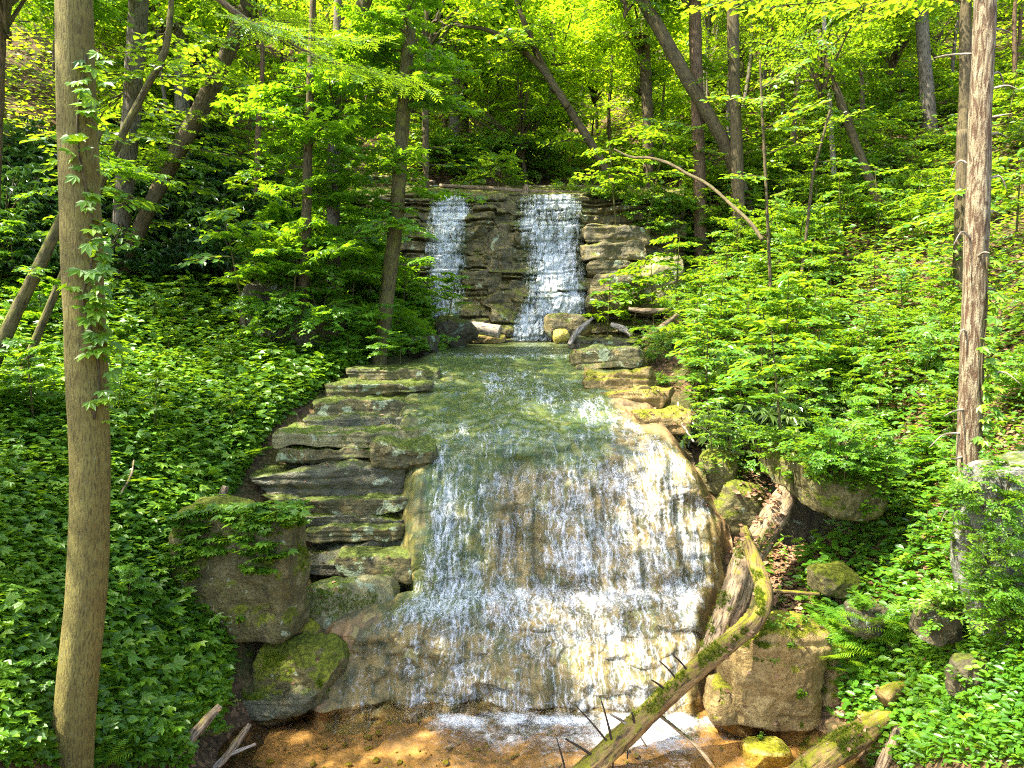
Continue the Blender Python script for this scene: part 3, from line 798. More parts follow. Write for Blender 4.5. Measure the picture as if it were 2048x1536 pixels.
rock('round yellow stone at the foot of the upper fall', 1106, 660, 1140, 686, 29.5, .7, 'rock_yellow', 22, p=2.6, rough=.06, cuts=4)
rock('smooth brown hump that splits the foot of the upper fall', 1090, 626, 1185, 682, 30.4, 1.4, 'rock_cliff', 23, p=2.6, rough=.06, cuts=4)
rock('tan flat stone under the short cut log', 925, 668, 1010, 690, 29.6, 1.6, 'rock_tan', 24, p=4, rough=.09)
RL = 'sunlit ledges right of the cascade'
rock('mossy olive ledge nearest the ledge pool', 1150, 706, 1300, 762, 20.7, 2.2, 'rock_ledge', 25, p=12, strata=.12, rough=.05, tilt=-.2, name='rock_ledge', group=RL, cat='rock ledge')
rock('sunlit tan ledge in the middle of the steps', 1172, 748, 1330, 806, 18.8, 1.9, 'rock_tan', 26, p=12, strata=.14, rough=.06, tilt=-.2, name='rock_ledge', group=RL, cat='rock ledge')
rock('thin curled tan ledge with a tiny twig on it', 1205, 788, 1355, 836, 17.7, 1.6, 'rock_tan', 27, p=12, strata=.14, rough=.06, tilt=-.2, name='rock_ledge', group=RL, cat='rock ledge')
rock('lowest tan ledge with a black hollow beneath it', 1265, 822, 1388, 878, 16.5, 1.5, 'rock_tan', 28, p=12, strata=.10, rough=.06, name='rock_ledge', group=RL, cat='rock ledge')
rock('dark mossy ledge stones where driftwood is caught', 1140, 676, 1300, 716, 25.3, 1.8, 'rock_dark', 29, p=12, strata=.15, rough=.06, name='rock_ledge', group=RL, cat='rock ledge')
rock('mossy yellow knob beside the rhododendron and cascade', 1410, 915, 1482, 1000, 15.2, .8, 'rock_moss', 30, p=3, rough=.08, cuts=5)
rock('brown rock shoulder littered with dead leaves', 1430, 970, 1550, 1090, 14.9, .8, 'rock_moss', 31, p=3.5, rough=.07, cuts=6, roll=.35)
rock('overhanging mossy boulder above the black cave', 1605, 930, 1800, 1050, 12.5, 2.6, 'rock_moss', 32, p=5, rough=.08, cuts=5, roll=.12, n=60, cat='boulder')
rock('black rock at the back of the cave', 1540, 940, 1760, 1185, 15.2, 1.0, 'rock_dark', 33, p=5, rough=.06, cuts=6, cat='boulder')  # dark rock colour stands in for the shade inside the cave
rock('small mossy rock below the cave mouth', 1640, 1148, 1730, 1200, 12.3, .8, 'rock_moss', 34, p=4, rough=.08)
rock('large tan boulder with a mossy cracked top beside the pool', 1468, 1256, 1655, 1500, 11.0, 1.0, 'rock_tan', 137, p=9, rough=.06, cuts=6, strata=.05, rz=.2, roll=.08, n=72, cat='boulder')
rock('golden stained boulder right of the large tan one', 1640, 1322, 1800, 1540, 11.0, .9, 'rock_tan', 136, p=9, rough=.06, cuts=6, strata=.05, rz=-.15, roll=.22, n=60, cat='boulder')
rock('wet brown foot of rock reaching into the pool', 1425, 1380, 1560, 1500, 10.95, .9, 'rock_tan', 37, p=3, rough=.06, cuts=5, roll=.25)
rock('big grey lichen spotted boulder at the right edge of the picture', 2062, 905, 2500, 1560, 8.2, 1.6, 'rock_grey', 38, p=6, rough=.05, cuts=4, roll=-.22, n=72, cat='boulder')
rock('dark rock poking out below the grey boulder', 1850, 1225, 1945, 1300, 9.5, .6, 'rock_dark', 39, p=4, rough=.08)
rock('ragged dark rock half buried in leaves', 1935, 1330, 2030, 1430, 8.7, .5, 'rock_dark', 40, p=4, rough=.10)
rock('knobbly brown root stone above the ferns', 1715, 1215, 1800, 1290, 11.0, .7, 'rock_dark', 41, p=3, rough=.16)
rock('pale green rock face beyond the upper fall', 1275, 510, 1370, 620, 31.6, 2.2, 'rock_smooth', 42, p=5, rough=.06, cuts=8, n=50)
for lab_, b_ in (('mossy block under the dry middle lip of the upper fall', (930, 452, 1036, 512, 33.3, 1.0)), ('square block jutting out halfway down the dry middle cliff', (985, 500, 1046, 548, 33.0, .9)), ('flat wet block low in the dry middle cliff', (925, 540, 1000, 572, 32.7, .9)), ('dark block beside the foot of the right veil', (962, 585, 1042, 640, 32.2, .9)), ('golden stained upper block between the two veils', (945, 402, 1030, 446, 34.0, .8))):
    rock(lab_, *b_, 'rock_cliff', int(b_[0] + b_[1]), p=8, rough=.07, cuts=4, strata=.06, name='cliff_block', group='blocks of the dry middle cliff', cat='rock', n=36)
for lab_, b_ in (('upper layer of the dark ledges right of the upper fall', (1172, 452, 1305, 488, 32.6, 1.4)), ('middle layer of the dark ledges right of the upper fall', (1168, 486, 1290, 522, 32.3, 1.4)), ('lower layer of the dark ledges right of the upper fall', (1180, 520, 1308, 550, 32.0, 1.4))):
    rock(lab_, *b_, 'rock_cliff', int(b_[1]), p=12, rough=.06, cuts=3, strata=.08, name='rock_ledge', group='dark ledges right of the upper fall', cat='rock ledge')
rock('cracked lower block right of the upper fall', 1180, 545, 1300, 624, 31.4, 1.8, 'rock_cliff', 44, p=6, rough=.06, strata=.08)
rock('small green stone lying in the orange shallows', 1520, 1490, 1545, 1512, 10.5, .2, 'rock_moss', 45, p=4, rough=.08)
rock('flat yellow mossy stone at the pool rim', 1495, 1508, 1590, 1560, 10.2, .6, 'rock_yellow', 46, p=4, rough=.06)
rock('tan pebble bank under the fallen log end', 1745, 1460, 1830, 1540, 9.9, .8, 'rock_tan', 47, p=3, rough=.10)

# ------------------------------------------------------------------ ray caster over ground, rocks and bed
BVH = BVHTree.FromPolygons(np.concatenate(SOL_V).tolist(), SOL_F)
def hit(px, py):
    d = P(px, py, 10.0) - np.array([0, 0, CZ])
    h = BVH.ray_cast(Vector((0, 0, CZ)), Vector(d).normalized(), 400)
    return h[0], h[1]
def drop(x, y):
    h = BVH.ray_cast(Vector((x, y, 120)), Vector((0, 0, -1)), 400)
    return (h[0].z, h[1]) if h[0] is not None else (0.0, Vector((0, 0, 1)))
# @@PART2
# ------------------------------------------------------------------ leaf templates (side, along, up)
def _oval(w, droop=0.08, fold=0.06, tip=1.0):
    v = [(0, 0, 0), (w * .75, .25, fold), (w, .5, fold), (w * .62, .78, fold * .4), (0, tip, -droop), (-w * .62, .78, fold * .4), (-w, .5, fold), (-w * .75, .25, fold)]
    return np.array(v), [[0, 1, 2, 3, 4], [0, 4, 5, 6, 7]]
def _kite(w, y=.45, droop=.06, fold=.06):
    return np.array([(0, 0, 0), (w, y, fold), (0, 1, -droop), (-w, y, fold)]), [[0, 1, 2], [0, 2, 3]]
def _compose(items):
    Vs, Fs, o = [], [], 0
    for V, Fc in items:
        Vs.append(V); Fs += [[i + o for i in f] for f in Fc]; o += len(V)
    return np.concatenate(Vs), Fs
def _maple():
    tips = [(-.46, .22), (-.52, .62), (0, 1.0), (.52, .62), (.46, .22)]
    inn = [(-.24, .34), (-.16, .56), (.16, .56), (.24, .34)]
    v = [(0, 0, 0)]
    for i in range(5):
        v.append((tips[i][0], tips[i][1], -.05 - .10 * abs(tips[i][0])))
        if i < 4: v.append((inn[i][0], inn[i][1], .04))
    c = len(v); v.append((0, .42, .05))
    ring = list(range(0, c))
    return np.array(v), [[c, ring[i], ring[(i + 1) % len(ring)]] for i in range(len(ring))]
def _palm(n=5, spread=1.25, w=.17):
    it = []
    for i in range(n):
        a = -spread + 2 * spread * i / (n - 1)
        V, Fc = _kite(w, .55, .10, .03)
        s = 1 - .32 * abs(a) / spread
        R = np.array([[math.cos(a), math.sin(a), 0], [-math.sin(a), math.cos(a), 0], [0, 0, 1]])
        it.append(((V * s) @ R.T * np.array([1, 1, 1]), Fc))
    return _compose(it)
def _whorl(n=9, w=.13):
    it = []
    for i in range(n):
        a = 2 * PI * i / n + .3 * (i % 2)
        V, Fc = _kite(w, .55, .34 + .12 * (i % 3), .03)
        R = np.array([[math.cos(a), math.sin(a), 0], [-math.sin(a), math.cos(a), 0], [0, 0, 1]])
        it.append((V @ R.T, Fc))
    return _compose(it)
def _fern(n=13):
    it = []
    for i in range(n):
        t = .12 + .86 * i / (n - 1)
        l = .30 * math.sin(PI * (0.12 + .86 * (1 - t) ** .8)) + .02
        for sg in (-1, 1):
            z = .22 * t - .42 * t * t
            v = np.array([(0, t - .03, z), (sg * l, t + .06, z - .06), (0, t + .03, z)])
            it.append((v, [[0, 1, 2]] if sg > 0 else [[0, 2, 1]]))
    return _compose(it)
def _pinnate(n=5):
    it = []
    for i in range(n):
        t = .15 + .17 * i
        for sg in (-1, 1):
            V, Fc = _kite(.12, .5, .06, .02)
            a = sg * 1.0
            R = np.array([[math.cos(a), math.sin(a), 0], [-math.sin(a), math.cos(a), 0], [0, 0, 1]])
            it.append(((V * .42) @ R.T + np.array([0, t, -.1 * t * t]), Fc))
    V, Fc = _kite(.12, .5, .06, .02)
    it.append((V * .4 + np.array([0, .9, -.08]), Fc))
    return _compose(it)
def _tuft():
    it = []
    for i in range(5):
        a = 2 * PI * i / 5
        it.append((np.array([(.05 * math.cos(a + 1.5), .05 * math.sin(a + 1.5), 0), (.5 * math.cos(a), .5 * math.sin(a), 1.0 - .25 * (i % 2)), (.05 * math.cos(a - 1.5), .05 * math.sin(a - 1.5), 0)]), [[0, 1, 2]]))
    return _compose(it)
TEMPLATE = {'oval': _oval(.30), 'broad': _oval(.36, .12), 'kite': _kite(.30), 'maple': _maple(), 'palm': _palm(5, 1.25, .20), 'whorl': _whorl(), 'fern': _fern(), 'pinnate': _pinnate(), 'narrow': _kite(.14), 'tuft': _tuft()}

class Leaves:
    def __init__(s): s.a = []
    def add(s, p, d, n, sz, ti):
        s.a.append((np.atleast_2d(p), np.atleast_2d(d), np.atleast_2d(n), np.atleast_1d(sz), np.atleast_1d(ti)))
        return s
    def cat(s): return [np.concatenate([x[i] for x in s.a]) for i in range(5)]
    def arrays(s, tmpl):
        p, d, n, sz, ti = s.cat()
        d = d / (np.linalg.norm(d, axis=1)[:, None] + 1e-9)
        sd = np.cross(d, n); sd /= np.linalg.norm(sd, axis=1)[:, None] + 1e-9
        up = np.cross(sd, d)
        tv_, tf = TEMPLATE[tmpl]
        V = p[:, None] + sz[:, None, None] * (tv_[None, :, 0:1] * sd[:, None] + tv_[None, :, 1:2] * d[:, None] + tv_[None, :, 2:3] * up[:, None])
        N = len(p); k = len(tv_)
        lp = np.concatenate([np.array(f) for f in tf]); tt_ = np.array([len(f) for f in tf])
        loops = (lp[None] + (np.arange(N) * k)[:, None]).ravel()
        return V.reshape(-1, 3), loops, np.tile(tt_, N), np.repeat(ti, k)

def leaf_mesh(name, lv, tmpl, mat, wood=None, woodmat=None, split=False):
    V, l, t, ti = lv.arrays(tmpl)
    if split:
        Vw, lw, tw, uw = merge(wood)
        return (mesh_np('foliage', V, l, t, M[mat], smooth=False, attrs={'tint': ti}), mesh_np('stem', Vw, lw, tw, M[woodmat], uv=uw))
    if not wood:
        return mesh_np(name, V, l, t, M[mat], smooth=False, attrs={'tint': ti})
    Vw, lw, tw, uw = merge(wood)
    VV = np.concatenate([V, Vw]); ll = np.concatenate([l, lw + len(V)]); tt_ = np.concatenate([t, tw])
    uv = np.concatenate([np.zeros((len(V), 2)), uw])
    mi = np.concatenate([np.zeros(len(t), int), np.ones(len(tw), int)])
    return mesh_np(name, VV, ll, tt_, [M[mat], M[woodmat]], smooth=False, attrs={'tint': np.concatenate([ti, np.full(len(Vw), .5)])}, uv=uv, mat_idx=mi)

def unit(v): return v / (np.linalg.norm(v, axis=-1, keepdims=True) + 1e-9)

def bough(rg, L=1.0, nt=9, per=7, leaf=.1, droop=.18, jit=.35, twigs=True, spread=.42):
    """one layered bough along +X: main stem, alternate side twigs, leaves in a loose plane"""
    P_, D_, N_, S_, T_ = [], [], [], [], []
    wood = []
    ph = rg.uniform(0, 6)
    def ax(t): return np.array([t * L, .07 * L * math.sin(3 * t + ph), .05 * L * t - droop * L * t * t])
    if twigs: wood.append(tube([ax(0), ax(.35), ax(.7), ax(1)], [.012 * L, .009 * L, .006 * L, .002 * L], 5, 6, cap=False))
    base = rg.uniform(0, 1)
    for i in range(nt + 1):
        t = .12 + .88 * i / nt
        o = ax(t)
        sgn = 1 if i % 2 else -1
        l = L * spread * (1 - .62 * t) * rg.uniform(.7, 1.25)
        a = sgn * rg.uniform(.7, 1.15) if i < nt else rg.uniform(-.2, .2)
        dv = np.array([math.cos(a), math.sin(a), rg.uniform(-.28, .12)])
        if twigs: wood.append(tube([o, o + dv * l * .9], [.005 * L, .002 * L], 3, 2, cap=False))
        n = max(2, int(per * (l / (L * .4)) + .5))
        for j in range(n):
            u = (j + .6) / n
            s2 = 1 if j % 2 else -1
            b = a + s2 * rg.uniform(.5, 1.1)
            P_.append(o + dv * l * u + rg.normal(0, .012, 3) * L)
            D_.append((math.cos(b), math.sin(b), rg.uniform(-.45, .1)))
            N_.append((rg.normal(0, jit), rg.normal(0, jit), 1))
            S_.append(leaf * rg.uniform(.7, 1.25))
            T_.append(np.clip(.55 * base + .45 * rg.uniform(), 0, 1))
    return [np.array(x) for x in (P_, D_, N_, S_, T_)], wood

def rotm(yaw, pitch=0, roll=0):
    return np.array(Matrix.Rotation(yaw, 3, 'Z') @ Matrix.Rotation(-pitch, 3, 'Y') @ Matrix.Rotation(roll, 3, 'X'))

def place(lv, wood, b, w, R, o):
    p, d, n, s, t = b
    lv.add(p @ R.T + o, d @ R.T, n @ R.T, s, t)
    if wood is not None:
        for V, l, tt_, u in w: wood.append((V @ R.T + o, l, tt_, u))

def crown_mesh(name, seed, tmpl, mat, nb=90, bl=.5, leaf=.05, shape=(1, 1, .85), per=6, nt=7, hollow=.35, woodmat='bark_dark'):
    rg = np.random.default_rng(seed)
    lv = Leaves(); wood = []
    # a few lobes make the outline uneven
    lobes = [(unit(rg.normal(size=3)) * rg.uniform(.3, .62) * np.array(shape), rg.uniform(.38, .62)) for _ in range(7)]
    k = 0
    while k < nb:
        c, r = lobes[rg.integers(len(lobes))]
        dv = unit(rg.normal(size=3))
        o = c + dv * r * rg.uniform(hollow, 1.0) * np.array([1, 1, shape[2]])
        yaw = math.atan2(o[1], o[0]) + rg.normal(0, .5)
        b, w = bough(rg, bl * rg.uniform(.7, 1.25), nt, per, leaf, twigs=(k % 3 == 0))
        place(lv, wood, b, w, rotm(yaw, rg.normal(.05, .3), rg.normal(0, .3)), o)
        if k % 6 == 0:
            st = np.array([0, 0, -shape[2] * .9 + .4 * rg.uniform()])
            wood.append(tube([st, (st + o) * .5 + np.array([0, 0, .08]), o], [.022, .014, .006], 5, 6, cap=False))
        k += 1
    return leaf_mesh(name, lv, tmpl, mat, wood, woodmat)

def put(name, me, loc, rot, s):
    if not isinstance(me, tuple): return link(name, me, None, loc, rot, s)
    r = empty(name, loc); r.rotation_euler = rot; r.scale = (s, s, s)
    link('foliage', me[0], r); link('stem', me[1], r)
    return r

def sapling_mesh(name, seed, tmpl, mat, nb=10, leaf=.12, bl=.6, h=1.4, low=.35, pitch=.12, per=6, nt=8):
    rg = np.random.default_rng(seed)
    lv = Leaves(); wood = []
    lean = rg.normal(0, .12, 2)
    for i in range(nb):
        t = low + (1 - low) * (i + .5) / nb
        o = np.array([lean[0] * t * h, lean[1] * t * h, t * h])
        yaw = i * 2.4 + rg.normal(0, .4)
        b, w = bough(rg, bl * rg.uniform(.7, 1.15) * (1.15 - .5 * t), nt, per, leaf, jit=.3)
        place(lv, wood, b, w, rotm(yaw, pitch + rg.normal(0, .15), rg.normal(0, .15)), o)
    wood.append(tube([(0, 0, -.05), (lean[0] * .5 * h, lean[1] * .5 * h, .5 * h), (lean[0] * h, lean[1] * h, h)], [.018, .013, .004], 6, 8, cap=False))
    return leaf_mesh(name, lv, tmpl, mat, wood, 'bark_mossy', True)

def rhodo_mesh(name, seed, n=170, leaf=.17, h=.9, r=1.0, mat='leaf_rhodo'):
    rg = np.random.default_rng(seed)
    lv = Leaves(); wood = []
    for i in range(n):
        dv = unit(rg.normal(size=3)); dv[2] = abs(dv[2])
        q = dv * rg.uniform(.45, 1.0) * np.array([r, r, h]) * (1 + .25 * math.sin(3 * dv[0] + 2 * dv[1] + seed))
        q[2] += .1
        lv.add(q, unit(np.array([rg.normal(), rg.normal(), 0.1])), unit(np.array([dv[0] * .7, dv[1] * .7, .8]) + rg.normal(0, .25, 3)), leaf * rg.uniform(.75, 1.2), rg.uniform())
        if i % 4 == 0:
            wood.append(tube([(rg.normal(0, .08), rg.normal(0, .08), -.05), q * np.array([.5, .5, .45]) + rg.normal(0, .05, 3), q], [.02, .013, .006], 5, 6, cap=False))
    return leaf_mesh(name, lv, 'whorl', mat, wood, 'wood_dead', True)

def herb_mesh(name, seed, tmpl='broad', mat='leaf_herb', ns=6, leaf=.22, h=.7, nl=7):
    rg = np.random.default_rng(seed)
    lv = Leaves(); wood = []
    for i in range(ns):
        a = rg.uniform(0, 2 * PI); r = rg.uniform(.1, .5)
        top = np.array([math.cos(a) * r, math.sin(a) * r, h * rg.uniform(.6, 1.1)])
        mid = top * np.array([.35, .35, .6])
        wood.append(tube([(0, 0, -.05), mid, top], [.012, .009, .003], 4, 6, cap=False))
        c = spline([(0, 0, 0), mid, top], 10)
        ti = rg.uniform()
        for j in range(nl):
            o = c[3 + int(6 * j / (nl - 1))]
            b = a + j * 2.5 + rg.normal(0, .4)
            lv.add(o, (math.cos(b), math.sin(b), rg.uniform(-.2, .25)), (rg.normal(0, .25), rg.normal(0, .25), 1), leaf * rg.uniform(.6, 1.15), np.clip(.6 * ti + .4 * rg.uniform(), 0, 1))
    return leaf_mesh(name, lv, tmpl, mat, wood, 'bark_mossy')

def fern_mesh(name, seed, n=9, leaf=.8):
    rg = np.random.default_rng(seed)
    lv = Leaves()
    for i in range(n):
        a = 2 * PI * i / n + rg.normal(0, .25)
        lv.add((0, 0, .02), (math.cos(a), math.sin(a), rg.uniform(.45, .9)), (-.6 * math.cos(a), -.6 * math.sin(a), 1), leaf * rg.uniform(.7, 1.15), rg.uniform())
    return leaf_mesh(name, lv, 'fern', 'leaf_fern')

MESH = {}
for i in range(4):
    rg = np.random.default_rng(200 + i)
    for nm, tm_, mt, lf, wm in (('maple', 'maple', 'leaf_maple', .135, 'bark_dark'), ('beech', 'oval', 'leaf_beech', .12, 'bark_dark'), ('pinnate', 'pinnate', 'leaf_beech', .27, 'bark_dark')):
        lv = Leaves(); wood = []
        b, w = bough(rg, 1.0, 10, 8 if nm != 'pinnate' else 4, lf)
        place(lv, wood, b, w, np.eye(3), np.zeros(3))
        MESH[nm, i] = leaf_mesh('bough', lv, tm_, mt, wood, wm)
for i in range(4):
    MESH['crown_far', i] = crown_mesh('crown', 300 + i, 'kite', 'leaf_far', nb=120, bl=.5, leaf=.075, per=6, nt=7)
    MESH['crown_beech', i] = crown_mesh('crown', 320 + i, 'oval', 'leaf_beech', nb=110, bl=.5, leaf=.055, per=7, nt=8)
    MESH['crown_maple', i] = crown_mesh('crown', 340 + i, 'maple', 'leaf_maple', nb=100, bl=.5, leaf=.068, per=6, nt=8)
    MESH['crown_sparse', i] = crown_mesh('crown', 350 + i, 'oval', 'leaf_beech', nb=42, bl=.62, leaf=.07, per=6, nt=8)
    MESH['sap_beech', i] = sapling_mesh('sapling', 360 + i, 'oval', 'leaf_beech', leaf=.11)
    MESH['sap_maple', i] = sapling_mesh('sapling', 380 + i, 'maple', 'leaf_maple', leaf=.14)
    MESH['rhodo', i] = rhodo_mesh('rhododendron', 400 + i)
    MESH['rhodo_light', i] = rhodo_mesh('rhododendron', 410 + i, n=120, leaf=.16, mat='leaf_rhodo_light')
    MESH['herb', i] = herb_mesh('herb', 420 + i)
    MESH['creeper', i] = herb_mesh('creeper', 440 + i, 'palm', 'leaf_herb', ns=9, leaf=.30, h=.35, nl=6)
    MESH['fern', i] = fern_mesh('fern', 460 + i)
    MESH['bush', i] = crown_mesh('bush', 480 + i, 'oval', 'leaf_beech', nb=55, bl=.55, leaf=.10, shape=(1, 1, .75), per=6, nt=7)
    MESH['bush_maple', i] = crown_mesh('bush', 500 + i, 'maple', 'leaf_maple', nb=55, bl=.55, leaf=.12, shape=(1, 1, .8), per=6, nt=7)

# ------------------------------------------------------------------ trees
def boughs_on(root, base, spec, rg):
    """spec: list of (px, py, Y, scale, kind, yaw) -> bough children"""
    for px, py, Y, s, kind, yaw in spec:
        o = link('bough', MESH[kind, int(rg.integers(4))], root, P(px, py, Y) - base, (rg.normal(0, .18), rg.normal(.02, .16), yaw), s)

def tree(label, path, bark, Y=None, lean=0.0, crown=None, auto=None, explicit=None, name='tree', cat='tree', group=None, sides=20, rough=.10, snags=None, seed=1, extend=True, root_flare=1.25):
    """path: (px, py, width px) from the base up"""
    rg = np.random.default_rng(seed * 13 + 5)
    px, py, w = path[0]
    if Y is None:
        h, _ = hit(px, min(py, 1530))
        Y = h.y
    n = len(path)
    Ys = [Y + lean * i / (n - 1) for i in range(n)]
    pts = np.array([P(a, b, y) for (a, b, _), y in zip(path, Ys)])
    rad = np.array([c * 0.5 / F * y for (_, _, c), y in zip(path, Ys)])
    base = pts[0].copy()
    if extend:
        dv = unit(pts[0] - pts[1])
        gz = float(ground(pts[0][0], pts[0][1])[0])
        dv = dv * max(.6, (pts[0][2] - gz + .4) / max(.35, -dv[2])) if dv[2] < 0 else dv * .6
        pts = np.vstack([pts[0] + dv, pts]); rad = np.concatenate([[rad[0] * root_flare], rad])
    root = empty(name, base)
    tag(root, label, cat, group)
    L = np.linalg.norm(np.diff(pts, axis=0), axis=1).sum()
    V, l, t, uv = tube(pts - base, rad, sides, int(np.clip(L * 7, 14, 110)), rough, seed)
    link('trunk', mesh_np('trunk', V, l, t, M[bark], uv=uv), root)
    c = spline(pts, 60)
    rr = np.interp(np.linspace(0, len(rad) - 1, 60), np.arange(len(rad)), rad)
    if auto:
        kind, cnt, f0, f1, sc = auto
        for i in range(cnt):
            k = int(59 * rg.uniform(f0, f1))
            o = c[k]
            yaw = rg.uniform(0, 2 * PI)
            s = sc * rg.uniform(.7, 1.25)
            link('bough', MESH[kind, int(rg.integers(4))], root, o - base, (rg.normal(0, .15), rg.normal(-.05, .2), yaw), s)
    if explicit:
        boughs_on(root, base, explicit, rg)
    if crown:
        for kind, f, s, dz in crown:
            o = c[min(59, int(59 * f))] + np.array([0, 0, dz])
            link('crown', MESH[kind, int(rg.integers(4))], root, o - base, (0, 0, rg.uniform(0, 6.28)), (s, s, s * rg.uniform(.85, 1.2)))
    if snags:
        for (f, ang, ln, up, kink) in snags:
            k = int(59 * f); o = c[k]
            dv = np.array([math.cos(ang), math.sin(ang), up])
            a = o + dv * rr[k] * .6
            m = o + dv * (rr[k] + ln * .5) + np.array([0, 0, kink * .4])
            e = o + dv * (rr[k] + ln) + np.array([0, 0, -kink])
            V, l, t, uv = tube(np.array([a, m, e]) - base, [.022, .015, .005], 6, 8, .15, seed + k)
            link('snag', mesh_np('snag', V, l, t, M['wood_pale'], uv=uv), root)
    return root, c, rr

T1 = tree('thick smooth olive barked trunk standing in the left foreground, creeper leaves on its upper side',
     [(142, 1560, 83), (152, 1400, 77), (172, 1200, 75), (180, 1000, 74), (178, 850, 74), (170, 650, 75), (163, 500, 74), (155, 250, 68), (149, 0, 64), (146, -300, 57), (150, -700, 46), (153, -1200, 34)], 'bark_maple', sides=40, rough=.035, seed=3, root_flare=1.1,
     crown=[('crown_sparse', .99, 2.3, 1.5)])
snl = []
rs = random.Random(4)
for f in (.10, .155, .20, .26, .30, .335, .36, .42, .47, .50, .52, .55, .58, .60, .63, .66, .69, .71, .74, .77):
    snl.append((f, rs.choice([2.6, 3.3, 3.6, -.3, .2, -.8, -1.9]), rs.uniform(.18, .55), rs.uniform(-.15, .25), rs.uniform(-.05, .22)))
T18 = tree('sunlit furrowed trunk with pale broken branch stubs near the right edge',
     [(1938, 1078, 48), (1936, 950, 44), (1940, 800, 42), (1948, 600, 42), (1955, 400, 42), (1962, 200, 38), (1970, 30, 37), (1976, -200, 34), (1980, -600, 28)], 'bark_tulip', Y=11.0, sides=40, rough=.06, seed=5, snags=snl, crown=[('crown_beech', .99, 3.0, 1.5)])

tree('straight sunlit trunk right behind the thick foreground trunk', [(240, 470, 34), (250, 370, 34), (265, 200, 35), (277, 0, 33), (285, -250, 28)], 'bark_grey', Y=24, seed=6, auto=('beech', 24, .25, .95, 2.4), crown=[('crown_sparse', .98, 2.6, 0)])
tree('heavy moss darkened trunk leaning right through the dark rhododendrons', [(275, 470, 26), (330, 350, 30), (395, 230, 32), (435, 150, 31), (475, 60, 28), (520, -60, 24)], 'bark_dark', Y=24, seed=7, auto=('beech', 16, .35, .98, 2.0), crown=[('crown_sparse', .98, 2.2, 0)])
tree('slender crooked trunk forking against the dark left woods', [(200, 375, 13), (240, 280, 14), (285, 190, 13), (325, 115, 12), (338, 60, 11), (345, -40, 9)], 'bark_mossy', Y=15, seed=8, sides=10, auto=('beech', 9, .2, .95, 1.3), group=None)
tree('thin leaning stem entering at the far left edge', [(-8, 715, 26), (30, 630, 25), (85, 520, 22), (150, 380, 16), (200, 260, 12)], 'bark_mossy', Y=13.5, seed=9, sides=12, auto=('maple', 9, .5, 1, 1.2))
tree('narrow trunk in maple leaves, the left one of the pair behind the boulders', [(605, 600, 22), (612, 460, 20), (616, 300, 17), (622, 120, 14), (628, -60, 10)], 'bark_dark', Y=21.5, seed=10, sides=12, auto=('maple', 46, .12, .8, 2.0))
tree('brown trunk in maple leaves, the right one of the pair behind the boulders', [(668, 540, 26), (666, 400, 25), (670, 220, 22), (676, 60, 19), (680, -120, 14)], 'bark_grey', Y=23, seed=11, sides=14, auto=('maple', 46, .2, .8, 2.2))
tree('yellow mossy trunk leaning slightly right in front of the upper fall', [(762, 690, 30), (778, 560, 29), (793, 430, 28), (805, 250, 26), (818, 60, 24), (826, -150, 18)], 'bark_mossy', Y=22.5, seed=12, sides=18, auto=('maple', 36, .48, .98, 2.0), crown=[('crown_sparse', .98, 2.4, 0)])
tree('brown trunk slanting right at the top, left of the yellow mossy one', [(664, 540, 20), (676, 300, 22), (698, 100, 24), (738, -20, 26), (790, -160, 22)], 'bark_mossy', Y=25, seed=13, auto=('maple', 20, .2, .9, 1.9), crown=[('crown_sparse', .95, 2.2, 1)])
FT = 'slim trunks standing above the upper fall'
tree('tall straight grey trunk rising behind the lip of the upper fall', [(906, 366, 24), (908, 250, 22), (911, 120, 20), (912, 0, 18), (914, -150, 14)], 'bark_grey', Y=40, seed=14, sides=12, crown=[('crown_far', .9, 4.2, 0)])
for i, (lab, pth, bk, Yq) in enumerate((
    ('thin dark stem close to the left of the tall grey trunk above the fall', [(893, 352, 12), (889, 200, 11), (893, 60, 9), (895, -80, 7)], 'bark_red', 41),
    ('dark trunk just right of the tall grey trunk above the fall', [(925, 325, 24), (926, 200, 22), (922, 60, 18), (922, -80, 14)], 'bark_dark', 47),
    ('dark slender trunk at the left end of the upper fall', [(853, 400, 13), (851, 250, 13), (852, 80, 11), (852, -80, 8)], 'bark_dark', 36.5),
    ('pale trunk behind the yellow mossy one', [(818, 355, 18), (816, 250, 18), (820, 100, 16), (824, -80, 12)], 'bark_grey', 41),
    ('grey trunk in the hazy middle of the woods above the fall', [(988, 352, 16), (994, 250, 15), (1002, 120, 13), (1006, -60, 10)], 'bark_grey', 44),
    ('mossy trunk left of the right hand lip, in bright leaves', [(1052, 370, 15), (1050, 270, 15), (1046, 120, 13), (1044, -40, 10)], 'bark_mossy', 46),
    ('speckled pale stem directly over the right veil of water', [(1090, 385, 13), (1096, 290, 13), (1102, 180, 11), (1108, 20, 9)], 'bark_grey', 42),
    ('bent thin sapling stem over the right veil', [(1052, 360, 8), (1045, 310, 8), (1040, 260, 7), (1044, 160, 5)], 'bark_dark', 40),
    ('dark straight trunk in shade right of the leaning one', [(1298, 380, 24), (1296, 250, 22), (1290, 100, 20), (1286, -80, 16)], 'bark_dark', 39),
    )):
    tree(lab, pth, bk, Y=Yq, seed=20 + i, sides=10, auto=('beech', 12, .3, .95, 2.6), crown=[('crown_far', .9, 3.6 + .3 * (i % 3), 0)], group=FT)
tree('dark trunk leaning left from the right shoulder of the upper fall', [(1238, 392, 16), (1190, 300, 16), (1130, 205, 15), (1085, 130, 13), (1040, 20, 10), (1015, -80, 8)], 'bark_dark', Y=36, seed=31, sides=14, auto=('beech', 24, .35, .98, 2.6))
